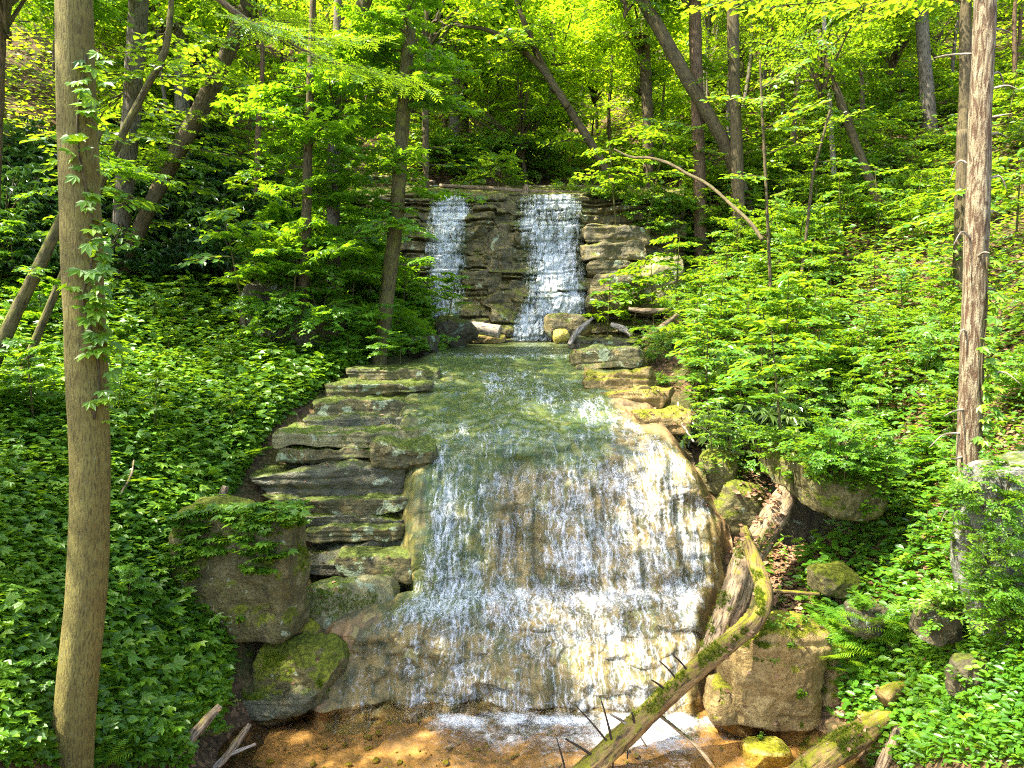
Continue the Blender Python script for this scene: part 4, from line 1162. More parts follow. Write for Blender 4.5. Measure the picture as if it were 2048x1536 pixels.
tree('arching bare bough like stem curving over the gully', [(1135, 215, 14), (1085, 140, 13), (1030, 90, 11), (975, 60, 9), (915, 52, 6)], 'bark_dark', Y=35.5, seed=32, sides=8, extend=False, auto=('beech', 6, .3, 1, 2.0))
tree('straight reddish trunk right of the upper fall, lit on its left edge', [(1402, 520, 25), (1401, 420, 25), (1396, 250, 24), (1391, 80, 23), (1387, -150, 20)], 'bark_red', seed=33, crown=[('crown_beech', .98, 4, 0)], auto=('beech', 8, .5, .95, 2.4))
tree('dark trunk bending up and left from the base of the tall dark one', [(1505, 450, 21), (1480, 370, 24), (1455, 300, 24), (1415, 225, 24), (1370, 150, 24), (1320, 60, 24), (1278, -15, 22), (1240, -120, 20)], 'bark_dark', seed=34, crown=[('crown_beech', .98, 3.6, 0)])
tree('tall straight dark trunk right of centre', [(1482, 480, 29), (1476, 380, 24), (1472, 250, 22), (1467, 100, 21), (1464, -40, 21), (1462, -250, 17)], 'bark_dark', seed=35, crown=[('crown_beech', .98, 3.6, 0)], auto=('beech', 7, .55, .95, 2))
tree('short dark trunk leaning left on the bright right slope', [(1727, 328, 16), (1705, 270, 16), (1680, 200, 15), (1655, 130, 13), (1635, 60, 10)], 'bark_dark', Y=30, seed=36, sides=14, auto=('beech', 16, .4, 1, 2.2), crown=[('crown_beech', .9, 2.8, 0)])
tree('dim trunk left of the furrowed right trunk', [(1927, 280, 22), (1930, 180, 22), (1931, 50, 20), (1933, -120, 16)], 'bark_dark', Y=27, seed=37, sides=14, crown=[('crown_beech', .9, 3.2, 1)])
tree('short pale trunk far up the right slope', [(1852, 160, 24), (1846, 80, 24), (1840, -30, 20)], 'bark_grey', Y=36, seed=38, sides=12, crown=[('crown_beech', .95, 3.4, 2)])
tree('pale thin dead looking stem on the right slope among twigs', [(1662, 250, 9), (1656, 150, 9), (1648, 40, 8), (1644, -60, 6)], 'wood_pale', Y=33, seed=39, sides=8, crown=[('crown_beech', .98, 2.6, 1)])
tree('shadowed trunk foot behind the furrowed right trunk', [(1922, 580, 26), (1922, 500, 25), (1924, 380, 24), (1926, 260, 20)], 'bark_dark', Y=19.5, seed=40, sides=12, auto=('beech', 8, .5, 1, 1.6))
tree('slim grey sapling trunk in the sunny thicket', [(1535, 440, 6), (1530, 330, 6), (1524, 220, 5), (1520, 120, 3)], 'bark_dark', Y=26, seed=41, sides=8, auto=('beech', 10, .3, 1, 1.8))
tree('forked bare stem in the sunny thicket', [(1618, 420, 6), (1626, 350, 6), (1644, 280, 5), (1660, 220, 4)], 'bark_dark', Y=26, seed=42, sides=8, auto=('beech', 6, .5, 1, 1.6))
tree('rusty trunk at the far left picture edge', [(-14, 330, 26), (-6, 150, 26), (2, 0, 24), (4, -150, 20)], 'bark_red', Y=20, seed=43, sides=14, crown=[('crown_maple', .9, 3, 0)])

# ------------------------------------------------------------------ woods further back
def forest(label, group, cells, kinds, sc, hgt, seed, bark=('bark_dark', 'bark_grey', 'bark_red')):
    rg = np.random.default_rng(seed)
    for (x, y) in cells:
        z = float(ground(x, y)[0])
        root = empty('tree', (x, y, z)); tag(root, label, 'tree', group)
        h = hgt * rg.uniform(.75, 1.25)
        key = ('trunk', int(rg.integers(5)))
        if key not in MESH:
            b = np.random.default_rng(900 + key[1])
            pts = [(0, 0, -.06), (b.normal(0, .012), b.normal(0, .012), .33), (b.normal(0, .02), b.normal(0, .02), .66), (b.normal(0, .03), b.normal(0, .03), 1)]
            V, l, t, uv = tube(np.array(pts) * 10, [.12, .10, .08, .04], 10, 24, .08, key[1])
            MESH[key] = mesh_np('trunk', V, l, t, M[bark[key[1] % len(bark)]], uv=uv)
        rz = rg.uniform(0, 6.28)
        link('trunk', MESH[key], root, (0, 0, 0), (rg.normal(0, .05), rg.normal(0, .05), rz), h / 10)
        s = sc * rg.uniform(.75, 1.25)
        k = kinds[int(rg.integers(len(kinds)))]
        link('crown', MESH[k, int(rg.integers(4))], root, (0, 0, h * .92), (0, 0, rz), (s, s, s * rg.uniform(.9, 1.3)))
        s2 = s * rg.uniform(.6, .85)
        if rg.uniform() < .45: link('crown', MESH[k, int(rg.integers(4))], root, (rg.normal(0, .6), rg.normal(0, .6), h * rg.uniform(.40, .58)), (0, 0, rz + 2), (s2, s2, s2 * .9))

def shade_tree(label, base, h, crowns, seed):
    x, y = base; z = float(ground(x, y)[0])
    root = empty('tree', (x, y, z)); tag(root, label, 'tree')
    V, l, t, uv = tube(np.array([(0, 0, -.5), (.1, 0, h * .4), (.3, .1, h * .8), (.4, .1, h)]), [.35, .28, .18, .08], 14, 40, .08, seed)
    link('trunk', mesh_np('trunk', V, l, t, M['bark_grey'], uv=uv), root)
    for i, (dx, dy, zz, s, k) in enumerate(crowns):
        dx, dy, zz = dx - x, dy - y, zz - z
        V, l, t, uv = tube(np.array([(.3, .1, h * .7), (dx * .5, dy * .5, zz - 1.6), (dx, dy, zz - .5)]), [.13, .09, .04], 8, 16, .1, seed + i)
        link('limb', mesh_np('limb', V, l, t, M['bark_grey'], uv=uv), root)
        link('crown', MESH[k, (seed + i) % 4], root, (dx, dy, zz), (0, 0, seed + i * 1.3), (s, s, s * .8))

def jitter(x0, x1, y0, y1, n, seed, mind):
    rg = np.random.default_rng(seed); out = []
    for _ in range(n * 30):
        if len(out) >= n: break
        p = np.array([rg.uniform(x0, x1), rg.uniform(y0, y1)])
        if all(np.hypot(*(p - q)) > mind for q in out): out.append(p)
    return out
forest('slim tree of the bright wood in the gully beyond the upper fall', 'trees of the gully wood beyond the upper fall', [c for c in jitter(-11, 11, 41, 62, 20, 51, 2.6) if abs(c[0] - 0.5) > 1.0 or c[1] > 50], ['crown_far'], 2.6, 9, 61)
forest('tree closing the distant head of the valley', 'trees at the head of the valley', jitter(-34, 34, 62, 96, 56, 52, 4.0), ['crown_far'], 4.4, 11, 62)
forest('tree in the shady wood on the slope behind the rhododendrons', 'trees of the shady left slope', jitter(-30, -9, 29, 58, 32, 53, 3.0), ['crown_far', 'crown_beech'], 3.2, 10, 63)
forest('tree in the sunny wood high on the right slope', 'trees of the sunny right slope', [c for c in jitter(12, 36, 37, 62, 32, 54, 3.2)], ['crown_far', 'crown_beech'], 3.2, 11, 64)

# trees added beside the view, their crowns placed to shade the left bank
forest('tall tree of the left bank whose trunk stands outside the picture', 'canopy trees of the left bank', [(-20, 25), (-19, 31), (-15, 6)], ['crown_sparse', 'crown_beech'], 3.0, 13, 65)

shade_tree('tall maple of the left slope that shades the upper fall', (-14, 30.5), 13, [(-12, 30, 27, 2.8, 'crown_maple'), (-9.2, 29.6, 26.5, 2.6, 'crown_maple'), (-7.2, 31.5, 28, 2.4, 'crown_sparse'), (-10.5, 32.5, 28.5, 2.6, 'crown_maple')], 83)  # tree added so its high crowns shade the cliff
shade_tree('broad maple of the left bank whose high limbs reach out over the cascade', (-13.5, 13), 14, [(-7.6, 14.4, 18.2, 2.5, 'crown_sparse'), (-9.6, 16.6, 19, 2.6, 'crown_maple'), (-7.0, 17.5, 19.5, 2.2, 'crown_sparse'), (-12, 13.5, 21, 2.6, 'crown_sparse')], 81)  # added out of view; crowns set toward the sun to dapple the slide
shade_tree('tall tree at the left side whose limbs shade the lower cascade', (-12.5, 8), 13, [(-9.7, 11.6, 17, 2.0, 'crown_maple'), (-9.4, 9.3, 15.4, 1.8, 'crown_maple'), (-7.2, 12.2, 17.4, 1.6, 'crown_sparse'), (-7.6, 9.2, 15.4, 1.5, 'crown_sparse'), (-13, 8, 17, 2.2, 'crown_sparse'), (-15.5, 10, 18, 2.4, 'crown_sparse'), (-14.5, 13.8, 19, 2.2, 'crown_sparse')], 82)  # unseen tree, put in to throw leaf shade on the lower cascade
def herb_ok(p, px, py):
    if p[1] > 36 and 850 < px < 1170 and py > 360: return False
    # keep the stream, pool and rock steps clear
    bl_ = np.interp(py, [690, 740, 800, 860, 930, 1010, 1300, 1450, 1480], [860, 700, 620, 545, 500, 450, 480, 440, 380])
    br_ = np.interp(py, [690, 760, 860, 930, 1100, 1180, 1260, 1480, 1500], [1190, 1310, 1385, 1440, 1490, 1480, 1640, 1700, 1740])
    if py > 690 and bl_ < px < br_: return False
    if py <= 690 and py > 560 and 860 < px < 1290: return False
    return True

# ------------------------------------------------------------------ shrubs and plants
def plants(kind, spots, label, group, sc, seed, name, cat, sink=.05, tilt=.0):
    rg = np.random.default_rng(seed)
    r = None
    for sp in spots:
        if len(sp) == 3: px, py, s = sp
        else: (px, py), s = sp, 1
        h, n = hit(px, py)
        if h is None or (seed > 270 and not herb_ok(np.array(h), px, py)): continue
        size = sc * s * rg.uniform(.8, 1.2)
        lab = label if isinstance(label, str) else label[spots.index(sp)]
        me = MESH[kind, int(rg.integers(4))]
        off = .45 if kind.startswith('bush') else 0.0
        r = put(name, me, (h.x, h.y, h.z - sink * size + off * size), (rg.normal(0, .08), rg.normal(0, .08), rg.uniform(0, 6.28)), size)
        tag(r, lab, cat, group)
    return r

def scat(x0, y0, x1, y1, n, seed, mind=30):
    return [tuple(p) for p in jitter(x0, x1, y0, y1, n, seed, mind)]

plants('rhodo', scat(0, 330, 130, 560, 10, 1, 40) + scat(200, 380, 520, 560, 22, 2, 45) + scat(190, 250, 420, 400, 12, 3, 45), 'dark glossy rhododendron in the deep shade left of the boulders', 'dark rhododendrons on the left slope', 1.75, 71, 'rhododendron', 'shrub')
plants('rhodo', [(0 + 90, 655, .5), (230, 600, .5), (150, 470, .6)], ['small rhododendron between the left stem and the thick trunk', 'rhododendron sprig just right of the thick left trunk', 'rhododendron directly behind the thick left trunk'], None, 1.4, 72, 'rhododendron', 'shrub')
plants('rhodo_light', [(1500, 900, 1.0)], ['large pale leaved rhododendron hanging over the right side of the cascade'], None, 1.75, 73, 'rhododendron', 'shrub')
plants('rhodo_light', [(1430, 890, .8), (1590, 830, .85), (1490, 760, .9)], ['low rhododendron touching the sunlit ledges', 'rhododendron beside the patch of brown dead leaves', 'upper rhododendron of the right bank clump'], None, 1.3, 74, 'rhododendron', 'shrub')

plants('bush_maple', [(560, 640, 1.0), (640, 650, .9), (720, 640, 1.1), (790, 650, 1.1), (840, 640, 1.0), (760, 560, 1.1), (700, 540, 1.0), (820, 700, .6), (700, 700, .7), (845, 590, .9)],
       'bright maple leaved shrub massed between the boulders and the upper fall', 'maple shrubs left of the upper fall', 1.25, 75, 'shrub', 'shrub')
plants('sap_maple', [(895, 640, .9), (760, 735, .7), (690, 735, .6), (800, 730, .6)], ['small airy sapling against the left veil of water', 'low leafy shoot over the top rock steps', 'leafy shoot where the herbs meet the rock steps', 'leafy shoot beside the ledge pool'], None, 1.3, 76, 'sapling', 'sapling')
def plants_at(kind, spots, label, group, seed, name, cat):
    rg = np.random.default_rng(seed)
    for px, py, Y, s in spots:
        q = P(px, py, Y); z, _ = drop(q[0], q[1])
        tag(put(name, MESH[kind, int(rg.integers(4))], (q[0], q[1], z + (.5 * s if kind.startswith('bush') else -.05)), (rg.normal(0, .08), rg.normal(0, .08), rg.uniform(0, 6.28)), s), label, cat, group)
plants_at('bush_maple', [(690, 640, 23.5, 1.3), (745, 650, 24.5, 1.5), (800, 650, 25, 1.35), (838, 640, 26.5, 1.15), (770, 600, 27, 1.7), (720, 600, 27, 1.6), (650, 600, 26, 1.4)], 'bright maple leaved shrub massed between the boulders and the upper fall', 'maple shrubs left of the upper fall', 171, 'shrub', 'shrub')
plants_at('sap_maple', [(742, 600, 27.5, 3.0), (700, 600, 26.5, 3.0), (800, 600, 29, 2.8), (832, 600, 30.5, 2.2), (650, 600, 27, 3.0), (600, 600, 26, 2.8), (560, 580, 26.5, 2.6), (770, 600, 30, 3.4)], 'tall leafy maple sapling crowding the left end of the cliff', 'maple saplings left of the upper fall', 172, 'sapling', 'sapling')
plants_at('sap_beech', [(1215, 600, 31, 2.2), (1260, 600, 30.5, 2.6), (1310, 600, 30, 2.4), (1350, 600, 29, 2.4), (1290, 600, 33, 3.4), (1230, 600, 33.5, 2.8)], 'leafy sapling crowding the right end of the cliff', 'saplings right of the upper fall', 173, 'sapling', 'sapling')
plants('sap_beech', scat(480, 420, 720, 640, 9, 5, 50), 'layered young tree with flat sprays left of the upper fall', 'layered young trees left of the upper fall', 2.2, 77, 'sapling', 'sapling')
plants('sap_beech', scat(190, 160, 560, 430, 16, 6, 60), 'young light green tree among the dark left woods', 'young trees in the left woods', 2.4, 78, 'sapling', 'sapling')
plants('herb', scat(20, 720, 620, 1000, 34, 41, 44), 'broad leaved herb standing in the left bank cover', 'tall herbs of the left bank', .75, 271, 'plant', 'plant')
plants('fern', scat(220, 640, 640, 980, 22, 42, 46), 'fern among the herbs of the left bank', 'ferns of the left bank', .75, 272, 'fern', 'fern')
plants('sap_beech', scat(230, 560, 480, 900, 8, 43, 60), 'small light green seedling among the herbs of the left bank', 'seedlings of the left bank', .9, 273, 'sapling', 'sapling')
plants('sap_maple', scat(0, 500, 110, 900, 7, 7, 60), 'leafy shoot at the left edge behind the thick trunk', 'leafy shoots at the left edge', 1.1, 79, 'sapling', 'sapling')
plants('bush', scat(840, 300, 1340, 372, 16, 8, 28) + [(940, 375, .5), (1130, 380, .5), (1190, 390, .6)], 'bright shrub on the gully floor above the upper fall', 'shrubs above the upper fall', 1.5, 80, 'shrub', 'shrub')
plants('bush', scat(1380, 160, 1900, 470, 46, 9, 40), 'sunlit yellow green shrub on the right slope', 'sunlit shrubs on the right slope', 1.15, 81, 'shrub', 'shrub')
plants('sap_beech', scat(1380, 200, 2040, 560, 34, 10, 50), 'layered young tree on the sunny right slope', 'young trees on the right slope', 1.8, 82, 'sapling', 'sapling')
plants('bush', scat(1340, 470, 1620, 640, 16, 11, 42), 'green shrub on the bank right of the upper fall', 'shrubs on the bank right of the upper fall', 1.0, 83, 'shrub', 'shrub')
plants('bush', [(1270, 420, 1.0), (1310, 470, .9), (1240, 400, .7), (1330, 420, 1.0)], ['blue green shrub clinging to the top right of the cliff', 'shrub growing in front of the dark cliff corner', 'low shrub by the foot of the leaning trunk', 'shrub at the foot of the shady straight trunk'], None, 1.2, 84, 'shrub', 'shrub')
plants('sap_beech', scat(1400, 560, 1920, 900, 40, 12, 48), 'seedling with flat leaf layers on the steep right bank', 'seedlings on the steep right bank', 1.0, 85, 'sapling', 'sapling')
plants('herb', scat(1380, 560, 1900, 980, 46, 13, 36), 'leafy herb on the steep right bank', 'herbs on the steep right bank', .8, 86, 'plant', 'plant')
plants('sap_beech', scat(1370, 620, 1640, 900, 18, 51, 44), 'tall layered shrub leaning from the right bank toward the water', 'layered shrubs of the right bank', 1.7, 187, 'shrub', 'shrub')
plants('bush', scat(1400, 640, 1900, 930, 14, 52, 60), 'rounded leafy shrub on the steep right bank', 'rounded shrubs of the right bank', .8, 188, 'shrub', 'shrub')
plants('sap_maple', scat(1640, 880, 1900, 1010, 8, 53, 40), 'leafy shoot above the mossy cave boulder', 'leafy shoots above the cave boulder', .8, 189, 'sapling', 'sapling')
plants('bush', scat(1955, 960, 2045, 1280, 7, 54, 40), 'leafy bush covering the front of the grey boulder', 'bushes before the grey boulder', .42, 190, 'shrub', 'shrub')
plants('sap_beech', [(1425, 905, .8), (1460, 925, .75), (1505, 945, .8), (1550, 955, .8), (1590, 960, .7)], 'leafy spray hanging over the rocks at the right edge of the cascade', 'sprays over the right edge of the cascade', .95, 191, 'shrub', 'shrub')
plants('herb', scat(1610, 930, 1800, 1010, 12, 55, 26), 'leafy plant growing on the overhanging mossy boulder', 'plants on the overhanging mossy boulder', .55, 192, 'plant', 'plant')
plants('herb', scat(1480, 1250, 1660, 1300, 6, 56, 30), 'low plant on the mossy top of the tan boulder', 'plants on top of the tan boulder', .30, 193, 'plant', 'plant')
plants('bush', [(1320, 720, .42), (1330, 770, .38), (1345, 690, .5), (1290, 690, .35), (1400, 740, .5)], ['bright bush spilling over the upper sunlit ledges', 'bright bush spilling onto the middle sunlit ledges', 'sunny bush behind the driftwood', 'small bush among the driftwood stones', 'bush at the head of the right bank clump'], None, 1.35, 87, 'shrub', 'shrub')
plants('herb', scat(1700, 900, 1930, 1060, 13, 14, 34), 'broad leaved plant in the sunny patch left of the furrowed trunk', 'broad leaved plants beside the furrowed trunk', .62, 88, 'plant', 'plant')
plants('herb', scat(1720, 1080, 1930, 1240, 16, 15, 32), 'sunlit leafy plant on the lower right bank', 'sunlit plants on the lower right bank', .48, 89, 'plant', 'plant')
plants('herb', scat(1760, 1250, 2040, 1536, 16, 16, 40), 'green leafy plant in the lower right corner', 'plants in the lower right corner', .42, 90, 'plant', 'plant')
plants('sap_beech', scat(1800, 980, 2040, 1330, 9, 17, 60), 'thin stemmed seedling arching before the grey boulder', 'seedlings before the grey boulder', .62, 91, 'sapling', 'sapling')
plants('fern', scat(1640, 1240, 1770, 1360, 16, 18, 22), 'bright yellow green fern on the shelf behind the tan boulder', 'ferns behind the tan boulder', .62, 92, 'fern', 'fern')
plants('fern', [(1755, 1400, .8), (1670, 1430, .6), (1960, 1490, 1), (1850, 1500, 1), (2010, 1450, 1), (1900, 1450, .9)], ['fern hanging beside the root stone', 'little fern on the golden boulder', 'fern at the bottom right below the ragged dark rock', 'fern near the bottom right log', 'fern in the extreme lower right corner', 'fern left of the ragged dark rock'], None, .42, 93, 'fern', 'fern')
plants('fern', scat(330, 1330, 480, 1480, 10, 19, 30) + scat(190, 1450, 330, 1530, 4, 20, 30), 'green fern below the creeper boulder', 'ferns below the creeper boulder', .42, 94, 'fern', 'fern')
plants('herb', scat(310, 1230, 480, 1330, 9, 21, 28), 'pale broad leaved plant at the foot of the creeper boulder', 'plants at the foot of the creeper boulder', .45, 95, 'plant', 'plant')
plants('creeper', scat(340, 1022, 605, 1060, 18, 31, 16) + scat(380, 1060, 560, 1150, 14, 32, 22) + scat(320, 1060, 400, 1180, 10, 33, 20), 'five leaved creeper hanging over the big square boulder', 'creeper on the big square boulder', .58, 96, 'creeper', 'creeper')
plants('creeper', scat(20, 1080, 130, 1500, 16, 22, 40) + scat(215, 1020, 330, 1400, 14, 23, 36), 'five leaved creeper plant covering the ground by the thick left trunk', 'creeper round the thick left trunk', .40, 97, 'creeper', 'creeper')
plants('sap_maple', [(255, 1235, .8), (60, 1420, .8), (230, 1330, .6)], ['yellow green seedling in front of the creeper boulder', 'leafy seedling in the lower left corner', 'low seedling right of the thick trunk foot'], None, .62, 98, 'sapling', 'sapling')
plants('herb', [(1545, 1330, .8), (1600, 1400, .9), (1520, 1480, .5), (1700, 1190, .8), (1560, 1210, .6)], ['herb rooted in the crack of the tan boulder', 'pale herb on the face of the tan boulder', 'grassy herb at the wet foot of the tan boulder', 'drooping herb beside the small cave rock', 'herb behind the mossy log'], None, .36, 99, 'plant', 'plant')

plants('bush', scat(2060, 200, 2500, 900, 16, 61, 60), 'leafy shrub of the right bank beyond the picture edge', 'shrubs beyond the right edge', .9, 194, 'shrub', 'shrub')
plants('sap_beech', scat(-420, 350, -20, 1100, 10, 62, 70), 'leafy shoot of the left bank beyond the picture edge', 'shoots beyond the left edge', 1.1, 195, 'sapling', 'sapling')
# near boughs hanging in from the top right
rg = np.random.default_rng(77)
near = [(1560 + 60 * i + rg.uniform(-20, 20), -40 + rg.uniform(-20, 60), rg.uniform(5.6, 7.5), .75, 'beech', PI * rg.uniform(.8, 1.2)) for i in range(10)]
tree('bare limb of a near tree whose big leaves hang into the top right corner', [(2300, -300, 30), (2000, -140, 20), (1750, -70, 12), (1600, -40, 7)], 'bark_dark', Y=6.4, seed=44, sides=10, extend=False, explicit=near, name='hanging_branch', cat='branch')
near = [(440 + 40 * i + rg.uniform(-20, 20), 20 + 16 * i + rg.uniform(-20, 20), rg.uniform(11, 12.5), .95, 'pinnate', rg.uniform(-.7, .5)) for i in range(8)]
tree('sunlit branch of feathery yellow leaves at the top left of centre', [(330, -120, 16), (440, 0, 12), (560, 80, 9), (680, 130, 5)], 'bark_dark', Y=11.5, seed=45, sides=8, extend=False, explicit=near, name='hanging_branch', cat='branch')

# creeper vines on the two foreground trunks
def vine(label, c, rr, f0, f1, ang, wob, n, size, seed, toward):
    rg = np.random.default_rng(seed)
    k0, k1 = int(59 * f0), int(59 * f1)
    pts = []
    for k in range(k0, k1 + 1):
        a = ang + wob * math.sin(k * .8 + seed)
        pts.append(c[k] + np.array([math.cos(a), math.sin(a), 0]) * (rr[k] * 1.03))
    pts = np.array(pts); base = pts[0].copy()
    root = empty('creeper_vine', base); tag(root, label, 'vine')
    V, l, t, uv = tube(pts - base, [.014] * len(pts), 6, len(pts) * 2, .2, seed)
    link('stem', mesh_np('stem', V, l, t, M['bark_dark'], uv=uv), root)
    lv = Leaves()
    s = spline(pts, 200)
    for i in range(n):
        o = s[int(rg.uniform(0, 199))]
        a = ang + rg.normal(0, .65)
        ov = np.array([math.cos(a), math.sin(a), 0])
        lv.add(o - base + ov * rg.uniform(.03, .16) + np.array([rg.normal(0, .05) + toward * rg.uniform(-.05, .12), 0, rg.normal(0, .05)]),
               ov * .6 + np.array([rg.normal(0, .5), 0, -.35 + rg.normal(0, .25)]), ov * .6 + np.array([0, 0, .75]) + rg.normal(0, .2, 3), size * rg.uniform(.7, 1.2), rg.uniform(.2, 1))
    link('foliage', leaf_mesh('foliage', lv, 'palm', 'leaf_herb'), root)
_, c1, r1 = T1
vine('light green creeper climbing the upper right side of the thick left trunk', c1, r1, .43, .72, -.75, .3, 120, .17, 5, 1)
_, c2, r2 = T18
vine('creeper with pale hanging leaves on the right side of the furrowed trunk', c2, r2, .12, .50, -.95, .3, 110, .17, 6, .6)

# ------------------------------------------------------------------ logs and sticks
def log(label, pts, mat, seed=1, name='log', cat='log', twigs=(), rough=.13, sides=18, group=None):
    q = np.array([P(a, b, y) for a, b, y, w in pts]); r = np.array([w * .5 / F * y for a, b, y, w in pts])
    base = q.mean(0)
    root = empty(name, base) if twigs else None
    V, l, t, uv = tube(q - base, r, sides, max(24, 12 * len(pts)), rough, seed)
    solid(V + base, l, t)
    me = mesh_np('trunk' if twigs else name, V, l, t, M[mat], uv=uv)
    if twigs: link('trunk', me, root)
    else: root = link(name, me, None, base)
    for (x0, y0, x1, y1, Y, w, mt) in twigs:
        px_ = spline([(a, b, y) for a, b, y, _ in pts], 80)
        kk = int(np.argmin((px_[:, 0] - x0) ** 2 + (px_[:, 1] - y0) ** 2))
        x0, y0, Y = .6 * px_[kk, 0] + .4 * x0, .6 * px_[kk, 1] + .4 * y0, px_[kk, 2] - .03
        a, e = P(x0, y0, Y), P(x1, y1, Y - .12)
        m = (a + e) / 2 + np.array([.012, 0, .006])
        V, l, t, uv = tube(np.array([a, m, e]) - base, [w * .34 / F * Y, w * .28 / F * Y, w * .18 / F * Y], 7, 8, .15, seed + int(x0))
        link('dead_branch', mesh_np('dead_branch', V, l, t, M[mt], uv=uv), root)
    return tag(root, label, cat, group)

BK, PL = 'wood_black', 'wood_pale'
log('long mossy fallen trunk with dead spiky branches slanting across the pool', [(1140, 1570, 9.75, 45), (1240, 1480, 10.15, 45), (1330, 1395, 10.5, 42), (1410, 1325, 10.6, 40), (1470, 1278, 10.72, 38), (1504, 1252, 10.85, 37), (1523, 1222, 11.0, 35), (1528, 1190, 11.25, 33), (1521, 1158, 11.5, 32), (1508, 1122, 11.8, 30), (1496, 1082, 12.1, 27), (1488, 1055, 12.3, 16)], 'wood_moss', 3, twigs=[
    (1232, 1510, 1203, 1402, 10.0, 9, BK), (1133, 1575, 1113, 1476, 9.7, 8, BK), (1185, 1512, 1131, 1478, 9.9, 10, BK), (1212, 1482, 1155, 1415, 10.1, 7, BK), (1276, 1460, 1264, 1425, 10.2, 9, BK), (1270, 1458, 1294, 1494, 10.2, 8, 'wood_dead'),
    (1254, 1475, 1255, 1518, 10.1, 7, BK), (1228, 1500, 1225, 1538, 10.0, 8, BK), (1250, 1445, 1221, 1429, 10.3, 12, PL), (1352, 1372, 1349, 1406, 10.5, 10, BK), (1345, 1350, 1319, 1322, 10.7, 7, BK), (1365, 1335, 1345, 1309, 10.7, 7, BK), (1325, 1372, 1303, 1360, 10.6, 9, BK), (1200, 1520, 1215, 1545, 9.9, 8, BK)], rough=.13, sides=28)
log('thick bark shedding trunk propped behind the mossy one up to the bank', [(1405, 1330, 11.75, 36), (1440, 1265, 12.0, 52), (1472, 1190, 12.3, 58), (1492, 1120, 12.8, 56), (1530, 1060, 13.3, 50), (1565, 1000, 13.8, 44), (1592, 950, 14.2, 36)], 'wood_dead', 5, rough=.22, sides=24)
log('thin pale stick crossing from the mossy trunk down into the pool', [(1312, 1425, 10.45, 7), (1350, 1455, 10.4, 8), (1395, 1495, 10.2, 8), (1435, 1545, 10.0, 7)], 'wood_dead', 6, 'stick', 'stick', sides=8)
log('yellow mossed broken log in the bottom right corner', [(1580, 1570, 9.5, 46), (1640, 1520, 9.7, 54), (1710, 1475, 9.9, 52), (1765, 1440, 10.1, 40), (1785, 1428, 10.15, 14)], 'wood_moss', 7, rough=.16, sides=22)
log('small brown log standing under the yellow mossed one', [(1755, 1560, 9.6, 26), (1780, 1500, 9.7, 24), (1800, 1450, 9.8, 22)], 'wood_dead', 8, sides=14)
log('mossy arm like root wood above the bottom right log', [(1765, 1395, 10.2, 34), (1790, 1380, 10.3, 30), (1825, 1368, 10.4, 24)], 'wood_moss', 9, rough=.2)
log('split grey log slanting out of the ferns at the bottom left', [(318, 1560, 9.4, 26), (370, 1490, 9.75, 24), (410, 1445, 10.0, 22), (440, 1412, 10.2, 16)], 'wood_dead', 10, rough=.18)
log('pale bare stick lying on the pool rim at the bottom left', [(410, 1560, 9.8, 9), (450, 1515, 10.1, 10), (512, 1488, 10.3, 6)], 'wood_pale', 11, 'stick', 'stick', sides=8)
log('weathered stick pointing up beside the pale one', [(435, 1535, 10.0, 16), (470, 1490, 10.25, 18), (500, 1448, 10.5, 10)], 'wood_dead', 12, 'stick', 'stick', sides=10, rough=.2)
log('thin crooked stick lying below the thick trunk foot', [(232, 1455, 9.6, 6), (265, 1480, 9.7, 8), (300, 1508, 9.7, 8), (335, 1535, 9.6, 6)], 'wood_dead', 13, 'stick', 'stick', sides=8)
log('short broken stub standing behind the creeper boulder', [(432, 1050, 14.0, 20), (440, 1005, 14.1, 19), (452, 972, 14.2, 13)], 'wood_dead', 14, 'log_stub', 'stump', rough=.2)
log('short cut orange ended log beside the foot of the upper fall', [(905, 650, 29.3, 22), (950, 655, 29.2, 24), (1000, 664, 29.0, 26)], 'wood_pale', 15, rough=.06)
log('long straight log lying along the lip of the upper fall', [(880, 371, 36.3, 7), (980, 377, 35.6, 9), (1060, 383, 35.2, 9), (1160, 386, 35.3, 8), (1240, 386, 35.6, 6)], 'wood_dead', 16)
log('thin log on the bank left of the upper fall lip', [(740, 352, 37.5, 6), (800, 356, 37.2, 7), (870, 364, 36.8, 6)], 'wood_dead', 17)
log('upright knotty stump on the lip log', [(1052, 392, 35.0, 12), (1052, 380, 35.0, 13), (1053, 370, 35.0, 8)], 'wood_dead', 18, 'log_stub', 'stump', rough=.25)
log('grey crooked fallen limb hanging across the bank right of the upper fall', [(1228, 298, 29.5, 2.5), (1262, 314, 29, 5.0), (1300, 316, 28.3, 5.0), (1335, 326, 27.6, 6.2), (1370, 345, 27, 6.2), (1420, 372, 26, 6.2), (1465, 412, 25, 6.8), (1500, 445, 24, 7.4), (1525, 480, 23.5, 7.4)], 'bark_dark', 19, rough=.16)
log('curved bleached driftwood caught by the ledge pool', [(1138, 690, 25.6, 8), (1152, 668, 25.8, 12), (1172, 648, 26, 9), (1186, 636, 26, 4)], 'wood_pale', 20, 'driftwood', 'driftwood', rough=.2)
log('flat log lodged at the right of the upper fall foot', [(1258, 618, 29, 8), (1295, 622, 28.7, 12), (1345, 620, 28.5, 9)], 'wood_dead', 21)
log('slanting log on the sunny bank below the cliff', [(1285, 680, 25.5, 8), (1310, 664, 25.8, 13), (1355, 630, 26.2, 9)], 'wood_dead', 22)
log('broken driftwood chunk in the tangle right of the yellow stone', [(1222, 648, 26.2, 8), (1245, 658, 26, 14), (1262, 672, 25.8, 6)], 'wood_pale', 23, 'driftwood', 'driftwood', rough=.22)
